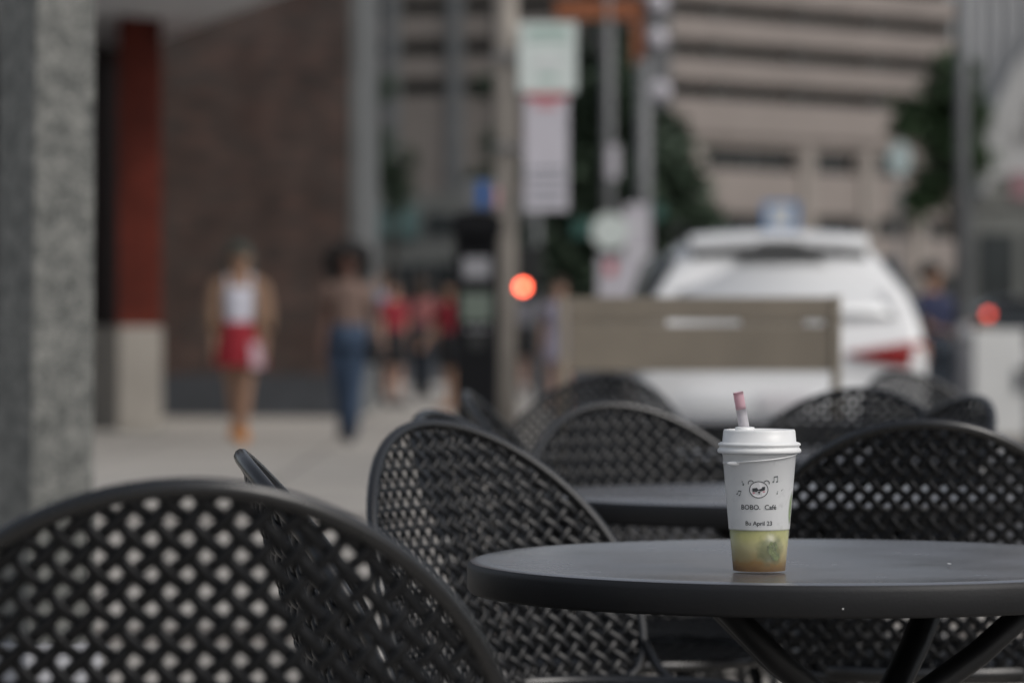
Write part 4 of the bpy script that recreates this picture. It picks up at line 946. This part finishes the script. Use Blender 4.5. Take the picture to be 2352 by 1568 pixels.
# ------------------------------------------------------------------ the drink cup
CD = 3.94; CUP = at(1744, CD, TZ - 0.0015)
cup = thing('drink_cup', 'frosted plastic cup of iced mint tea with white lid and straw on the nearest table', 'cup', CUP)
RB0, RB1, HB = 0.0303, 0.0412, 0.131
def rad(z): return RB0 + (RB1 - RB0) * z / HB
LIQ = 0.0485
FR = -PI / 2 - 0.07          # the side turned to us
def frosted():
    m = bpy.data.materials.new('frosted_plastic'); m.use_nodes = True; n = m.node_tree; n.nodes.clear()
    out = n.nodes.new('ShaderNodeOutputMaterial'); tc = n.nodes.new('ShaderNodeTexCoord'); sep = n.nodes.new('ShaderNodeSeparateXYZ'); n.links.new(tc.outputs['Object'], sep.inputs[0])
    mr = n.nodes.new('ShaderNodeMapRange'); mr.inputs['From Min'].default_value = LIQ - 0.0012; mr.inputs['From Max'].default_value = LIQ + 0.0008; mr.inputs['To Min'].default_value = 0.90; mr.inputs['To Max'].default_value = 0.07
    n.links.new(sep.outputs[2], mr.inputs[0])
    la = FR + 1.36
    mpv = n.nodes.new('ShaderNodeMapping'); mpv.inputs['Location'].default_value = (-rad(0.071) * math.cos(la), -rad(0.071) * math.sin(la), -0.071 * 0.42); mpv.inputs['Scale'].default_value = (1, 1, 0.42); n.links.new(tc.outputs['Object'], mpv.inputs[0])
    vl = n.nodes.new('ShaderNodeVectorMath'); vl.operation = 'LENGTH'; n.links.new(mpv.outputs[0], vl.inputs[0])
    wet = n.nodes.new('ShaderNodeMapRange'); wet.inputs['From Min'].default_value = 0.006; wet.inputs['From Max'].default_value = 0.010; wet.inputs['To Min'].default_value = 0.75; wet.inputs['To Max'].default_value = 0.0; n.links.new(vl.outputs['Value'], wet.inputs[0])
    nzw = n.nodes.new('ShaderNodeTexNoise'); nzw.inputs['Scale'].default_value = 90; nzw.inputs['Detail'].default_value = 5; n.links.new(tc.outputs['Object'], nzw.inputs['Vector'])
    dr = n.nodes.new('ShaderNodeMapRange'); dr.inputs['From Min'].default_value = 0.5; dr.inputs['From Max'].default_value = 0.75; dr.inputs['To Max'].default_value = 0.22; n.links.new(nzw.outputs['Fac'], dr.inputs[0])
    mxa = n.nodes.new('ShaderNodeMath'); mxa.operation = 'MAXIMUM'; n.links.new(mr.outputs[0], mxa.inputs[0]); n.links.new(wet.outputs[0], mxa.inputs[1])
    mxb = n.nodes.new('ShaderNodeMath'); mxb.operation = 'MAXIMUM'; n.links.new(mxa.outputs[0], mxb.inputs[0]); n.links.new(dr.outputs[0], mxb.inputs[1])
    tl = n.nodes.new('ShaderNodeBsdfTranslucent'); tl.inputs[0].default_value = (0.78, 0.79, 0.79, 1)
    df = n.nodes.new('ShaderNodeBsdfPrincipled'); df.inputs['Base Color'].default_value = (0.86, 0.87, 0.875, 1); df.inputs['Roughness'].default_value = 0.38
    m1 = n.nodes.new('ShaderNodeMixShader'); m1.inputs[0].default_value = 0.25; n.links.new(df.outputs[0], m1.inputs[1]); n.links.new(tl.outputs[0], m1.inputs[2])
    tr = n.nodes.new('ShaderNodeBsdfTransparent'); m2 = n.nodes.new('ShaderNodeMixShader')
    n.links.new(mxb.outputs[0], m2.inputs[0]); n.links.new(m1.outputs[0], m2.inputs[1]); n.links.new(tr.outputs[0], m2.inputs[2]); n.links.new(m2.outputs[0], out.inputs[0])
    return m
def drink():
    m = bpy.data.materials.new('mint_tea'); m.use_nodes = True; n = m.node_tree; b = n.nodes['Principled BSDF']
    tc = n.nodes.new('ShaderNodeTexCoord'); sep = n.nodes.new('ShaderNodeSeparateXYZ'); n.links.new(tc.outputs['Object'], sep.inputs[0])
    nz = n.nodes.new('ShaderNodeTexNoise'); nz.inputs['Scale'].default_value = 55; nz.inputs['Detail'].default_value = 4; n.links.new(tc.outputs['Object'], nz.inputs['Vector'])
    ma = n.nodes.new('ShaderNodeMath'); ma.operation = 'MULTIPLY_ADD'; ma.inputs[1].default_value = 0.016; n.links.new(nz.outputs['Fac'], ma.inputs[0]); n.links.new(sep.outputs[2], ma.inputs[2])
    mr = n.nodes.new('ShaderNodeMapRange'); mr.inputs['From Min'].default_value = 0.009; mr.inputs['From Max'].default_value = LIQ + 0.008; n.links.new(ma.outputs[0], mr.inputs[0])
    r = n.nodes.new('ShaderNodeValToRGB'); e = r.color_ramp.elements
    e[0].position = 0.0; e[0].color = (0.32, 0.145, 0.010, 1); e[1].position = 1.0; e[1].color = (0.32, 0.33, 0.12, 1)
    for p_, c in ((0.19, (0.41, 0.22, 0.025)), (0.32, (0.43, 0.34, 0.13)), (0.55, (0.42, 0.38, 0.18)), (0.80, (0.37, 0.36, 0.13))):
        x = e.new(p_); x.color = (*c, 1)
    n.links.new(mr.outputs[0], r.inputs[0])
    # the sunken bunch of mint, dim through the cloudy tea
    vd = n.nodes.new('ShaderNodeVectorMath'); vd.operation = 'DISTANCE'; vd.inputs[1].default_value = (0.0125, -0.032, 0.026); n.links.new(tc.outputs['Object'], vd.inputs[0])
    n2 = n.nodes.new('ShaderNodeTexNoise'); n2.inputs['Scale'].default_value = 150; n2.inputs['Detail'].default_value = 3; n.links.new(tc.outputs['Object'], n2.inputs['Vector'])
    a2 = n.nodes.new('ShaderNodeMath'); a2.operation = 'MULTIPLY_ADD'; a2.inputs[1].default_value = 0.012; n.links.new(n2.outputs['Fac'], a2.inputs[0]); n.links.new(vd.outputs['Value'], a2.inputs[2])
    r3 = n.nodes.new('ShaderNodeMapRange'); r3.inputs['From Min'].default_value = 0.018; r3.inputs['From Max'].default_value = 0.027; r3.inputs['To Min'].default_value = 0.9; r3.inputs['To Max'].default_value = 0.0; n.links.new(a2.outputs[0], r3.inputs[0])
    gm = n.nodes.new('ShaderNodeMix'); gm.data_type = 'RGBA'; gm.inputs[7].default_value = (0.13, 0.145, 0.045, 1); n.links.new(r3.outputs[0], gm.inputs[0]); n.links.new(r.outputs[0], gm.inputs[6]); n.links.new(gm.outputs[2], b.inputs['Base Color'])
    b.inputs['Roughness'].default_value = 0.25; b.inputs['Subsurface Weight'].default_value = 0.3; b.inputs['Subsurface Radius'].default_value = (0.012, 0.010, 0.004)
    return m
def band(bm, z0, z1, off, a0, a1, n=24, mz=6):
    G = [[bm.verts.new(((rad(z0 + (z1 - z0) * j / mz) + off) * math.cos(a0 + (a1 - a0) * i / n), (rad(z0 + (z1 - z0) * j / mz) + off) * math.sin(a0 + (a1 - a0) * i / n), z0 + (z1 - z0) * j / mz)) for i in range(n + 1)] for j in range(mz + 1)]
    for j in range(mz):
        for i in range(n): bm.faces.new((G[j][i], G[j][i + 1], G[j + 1][i + 1], G[j + 1][i]))
bm = bmesh.new(); lathe(bm, [(0, 0.0012), (RB0 - 0.003, 0.0010), (RB0 - 0.001, 0.0), (RB0, 0.0010), (rad(LIQ * 0.5), LIQ * 0.5), (rad(LIQ), LIQ), (rad(0.09), 0.09), (RB1, HB), (RB1 + 0.0012, HB + 0.0015)], 72)
new_obj('cup_wall', bm, frosted(), cup)
bm = bmesh.new(); lathe(bm, [(0, 0.0016), (RB0 - 0.0010, 0.0016), (rad(LIQ) - 0.0010, LIQ), (0, LIQ)], 64); liq = new_obj('drink', bm, drink(), cup)
# mint and lime pieces against the wall (kept inside the cup)
MINT = mat('mint_leaf', (0.12, 0.155, 0.045), 0.5, var=0.5, vscale=160, bump=0.3, bscale=300); LIME = mat('lime_flesh', (0.46, 0.45, 0.13), 0.45, var=0.2, vscale=150)
def wall_patch(name, z, ang, rw, rh, m, off=-0.0006, seed=1, irr=0.25):
    rn = random.Random(seed); bm = bmesh.new(); n = 22; c = []
    pts = []
    for k in range(n):
        a = 2 * PI * k / n; s_ = 1 + irr * (rn.random() - 0.5) * 2 * 0.6
        pts.append((ang + rw * s_ * math.cos(a) / rad(z), z + rh * s_ * math.sin(a)))
    def wp(a, zz_, o_): return ((rad(zz_) + o_) * math.cos(a), (rad(zz_) + o_) * math.sin(a), zz_)
    rings = [[bm.verts.new(wp(ang + (a - ang) * t, z + (zz_ - z) * t, off + 0.0003 * (1 - t))) for a, zz_ in pts] for t in (1.0, 0.66, 0.33)]
    cv = bm.verts.new(wp(ang, z, off + 0.0004))
    for A_, B_ in zip(rings[:-1], rings[1:]):
        for k in range(n): bm.faces.new((A_[k], A_[(k + 1) % n], B_[(k + 1) % n], B_[k]))
    for k in range(n): bm.faces.new((rings[-1][k], rings[-1][(k + 1) % n], cv))
    return new_obj(name, bm, m, cup)
wall_patch('mint_leaf', 0.0275, FR + 0.50, 0.0062, 0.0085, MINT, seed=3, irr=0.35)
wall_patch('mint_leaf', 0.019, FR + 0.62, 0.0070, 0.0045, MINT, seed=4, irr=0.35)
wall_patch('mint_leaf', 0.071, FR + 1.34, 0.008, 0.017, mat('mint_leaf_pale', (0.14, 0.24, 0.03), 0.5, var=0.3, vscale=150), seed=8)
wall_patch('mint_fleck', 0.0555, FR - 0.98, 0.0018, 0.004, MINT, seed=9)
# lid
LIDM = mat('white_lid_plastic', (0.80, 0.81, 0.81), 0.35, var=0.03, vscale=60)
zl = 0.1335
bm = bmesh.new(); lathe(bm, [(0.0405, zl - 0.0005), (0.0462, zl), (0.0472, zl + 0.0015), (0.0468, zl + 0.004), (0.0455, zl + 0.0052), (0.0448, zl + 0.0062), (0.0448, zl + 0.0075), (0.0465, zl + 0.0085), (0.0463, zl + 0.0105), (0.0440, zl + 0.0118), (0.0415, zl + 0.0125), (0.0405, zl + 0.024), (0.0395, zl + 0.0262), (0.0378, zl + 0.0262), (0.0368, zl + 0.0235), (0, zl + 0.0230)], 72)
lid = new_obj('lid', bm, LIDM, cup)
bm = bmesh.new(); pts = []; n = 40
for i in range(n + 1):
    t = i / n; a = FR - 1.32 + 2.75 * t
    z = 0.1225 + 0.0105 * t - 0.0015 * math.sin(PI * t)
    r_ = rad(z) + 0.0012 + 0.0030 * math.sin(PI * t) * 0.3
    pts.append((r_ * math.cos(a), r_ * math.sin(a), z))
sweep(bm, pts, 0.00085, 6); new_obj('lid_strap', bm, LIDM, lid)
bm = bmesh.new(); a = FR - 0.72; c = Vector(((rad(0.124) + 0.0022) * math.cos(a), (rad(0.124) + 0.0022) * math.sin(a), 0.1225)); ball(bm, c, 0.0082, 16, 10, (1.0, 0.4, 0.32)); new_obj('lid_plug', bm, LIDM, lid)
bm = bmesh.new(); lathe(bm, [(0.0060, 0.155), (0.0112, 0.155), (0.0108, 0.1622), (0.0075, 0.1630), (0.0075, 0.155)], 28, -0.0165, -0.004); new_obj('straw_collar', bm, LIDM, lid)
STR = mat('straw_clear', (0.82, 0.80, 0.83), 0.4); STP = mat('straw_pink', (0.86, 0.62, 0.68), 0.4)
b0, b1 = Vector((0.0085, 0.004, 0.02)), Vector((-0.0242, -0.006, 0.2015)); ax = (b1 - b0)
def straw(t0_, t1_, m, nm, par):
    bm = bmesh.new(); ps_ = [b0 + ax * (t0_ + (t1_ - t0_) * i / 4) for i in range(5)]; sweep(bm, ps_, 0.0058, 20, caps=False)
    bmesh.ops.solidify(bm, geom=bm.faces[:], thickness=0.0004); return new_obj(nm, bm, m, par)
st_ = straw(0.70, 0.895, STR, 'straw', cup); straw(0.8951, 1.0, STP, 'straw_tip', st_)
# print on the cup
INK = mat('print_ink', (0.035, 0.04, 0.045), 0.6); INKG = mat('print_ink_light', (0.12, 0.14, 0.14), 0.6); PK = mat('print_blush', (0.62, 0.30, 0.34), 0.6); WPR = mat('print_white', (0.72, 0.72, 0.73), 0.6)
def wrap(x, z, off=0.0004):
    a = FR + x / rad(z); r_ = rad(z) + off; return Vector((r_ * math.cos(a), r_ * math.sin(a), z))
def stroke(bm, pts, wd, closed=False, off=0.0005):
    n = len(pts); vs = []
    for i, (x, z) in enumerate(pts):
        p0 = pts[i - 1] if (closed or i > 0) else pts[i]; p1 = pts[(i + 1) % n] if (closed or i < n - 1) else pts[i]
        t = Vector((p1[0] - p0[0], p1[1] - p0[1])).normalized(); nn = Vector((-t.y, t.x)) * wd / 2
        vs.append((bm.verts.new(wrap(x + nn.x, z + nn.y, off)), bm.verts.new(wrap(x - nn.x, z - nn.y, off))))
    for i in range(n if closed else n - 1):
        a, b = vs[i], vs[(i + 1) % n]; bm.faces.new((a[0], b[0], b[1], a[1]))
def blob(bm, x, z, rx, rz, off=0.0005, n=16):
    bm.faces.new([bm.verts.new(wrap(x + rx * math.cos(2 * PI * k / n), z + rz * math.sin(2 * PI * k / n), off)) for k in range(n)])
def poly2(bm, pts, off=0.0005): bm.faces.new([bm.verts.new(wrap(x, z, off)) for x, z in pts])
zb = 0.0940; xb = -0.0005
emb = bmesh.new(); bm = emb
head = [(xb + 0.0102 * math.cos(a), zb - 0.0002 + 0.0090 * math.sin(a)) for a in [2 * PI * k / 40 for k in range(40)]]
stroke(bm, head, 0.00085, True)
for s in (-1, 1):
    stroke(bm, [(xb + s * 0.0088 + 0.0030 * math.cos(a), zb + 0.0072 + 0.0027 * math.sin(a)) for a in [(-0.5 if s > 0 else PI + 0.5) + s * (3.3 * k / 12) for k in range(13)]], 0.0008)
poly2(bm, [(xb - 0.0072, zb + 0.0012), (xb + 0.0070, zb + 0.0032), (xb + 0.0068, zb - 0.0008), (xb + 0.0022, zb - 0.0022), (xb, zb - 0.0006), (xb - 0.0022, zb - 0.0026), (xb - 0.0068, zb - 0.0026)], 0.0006)
blob(bm, xb + 0.0004, zb - 0.0032, 0.0013, 0.0010, 0.0006); stroke(bm, [(xb + 0.0004, zb - 0.0036), (xb + 0.0004, zb - 0.0056)], 0.0006, off=0.0006)
emblem = new_obj('bear_emblem', bm, INK, cup, False)
bm = bmesh.new(); blob(bm, xb, zb - 0.0002, 0.0098, 0.0086, 0.00035, 28); new_obj('emblem_face', bm, WPR, emblem, False)
bm = bmesh.new(); blob(bm, xb - 0.0055, zb - 0.0040, 0.0014, 0.0009); blob(bm, xb + 0.0056, zb - 0.0026, 0.0014, 0.0009); new_obj('emblem_cheek', bm, PK, emblem, False)
def note2(x, z, s_, rot=0.0):
    def T(px, pz): return (x + s_ * (px * math.cos(rot) - pz * math.sin(rot)), z + s_ * (px * math.sin(rot) + pz * math.cos(rot)))
    bm = bmesh.new()
    for px in (-1, 1.4):
        c = T(px, -1.5); blob(bm, c[0], c[1], 0.62 * s_, 0.5 * s_); stroke(bm, [T(px + 0.5, -1.5), T(px + 0.5, 1.5)], 0.35 * s_)
    poly2(bm, [T(-0.6, 1.7), T(2.0, 2.1), T(2.0, 1.3), T(-0.6, 0.9)]); return new_obj('music_note', bm, INKG, cup, False)
def note1(x, z, s_, rot=0.0):
    def T(px, pz): return (x + s_ * (px * math.cos(rot) - pz * math.sin(rot)), z + s_ * (px * math.sin(rot) + pz * math.cos(rot)))
    bm = bmesh.new(); c = T(0, -1.2); blob(bm, c[0], c[1], 0.7 * s_, 0.6 * s_); stroke(bm, [T(0.55, -1.2), T(0.55, 1.4), T(1.5, 0.6)], 0.35 * s_); return new_obj('music_note', bm, INKG, cup, False)
note2(0.0178, 0.1052, 0.00185); note1(-0.0195, 0.1005, 0.0016, 0.75); note2(-0.0245, 0.0900, 0.00150, -0.35); note1(0.0205, 0.0905, 0.0012, 0.1); note1(0.0275, 0.0935, 0.0010, -0.6)
def text(body, x, z, width, nm):
    cu = bpy.data.curves.new(nm, 'FONT'); cu.body = body; cu.size = 1; cu.align_x = 'CENTER'; cu.resolution_u = 3
    cu.offset = 0.012
    o = bpy.data.objects.new(nm, cu); C.collection.objects.link(o)
    dg = bpy.context.evaluated_depsgraph_get(); dg.update(); me = bpy.data.meshes.new_from_object(o.evaluated_get(dg)); bpy.data.objects.remove(o); bpy.data.curves.remove(cu)
    xs = [v.co.x for v in me.vertices]; s_ = width / (max(xs) - min(xs)); xm = (max(xs) + min(xs)) / 2
    for v in me.vertices: v.co = wrap(x + (v.co.x - xm) * s_, z + v.co.y * s_ - 0.003, 0.0005)
    me.materials.clear(); me.materials.append(INK); me.name = nm
    t = bpy.data.objects.new(nm, me); C.collection.objects.link(t); t.parent = cup; return t
text('BOBO.  Café', -0.0005, 0.0745, 0.0405, 'shop_lettering'); text('Bu April 23', -0.0005, 0.0568, 0.0300, 'date_lettering')
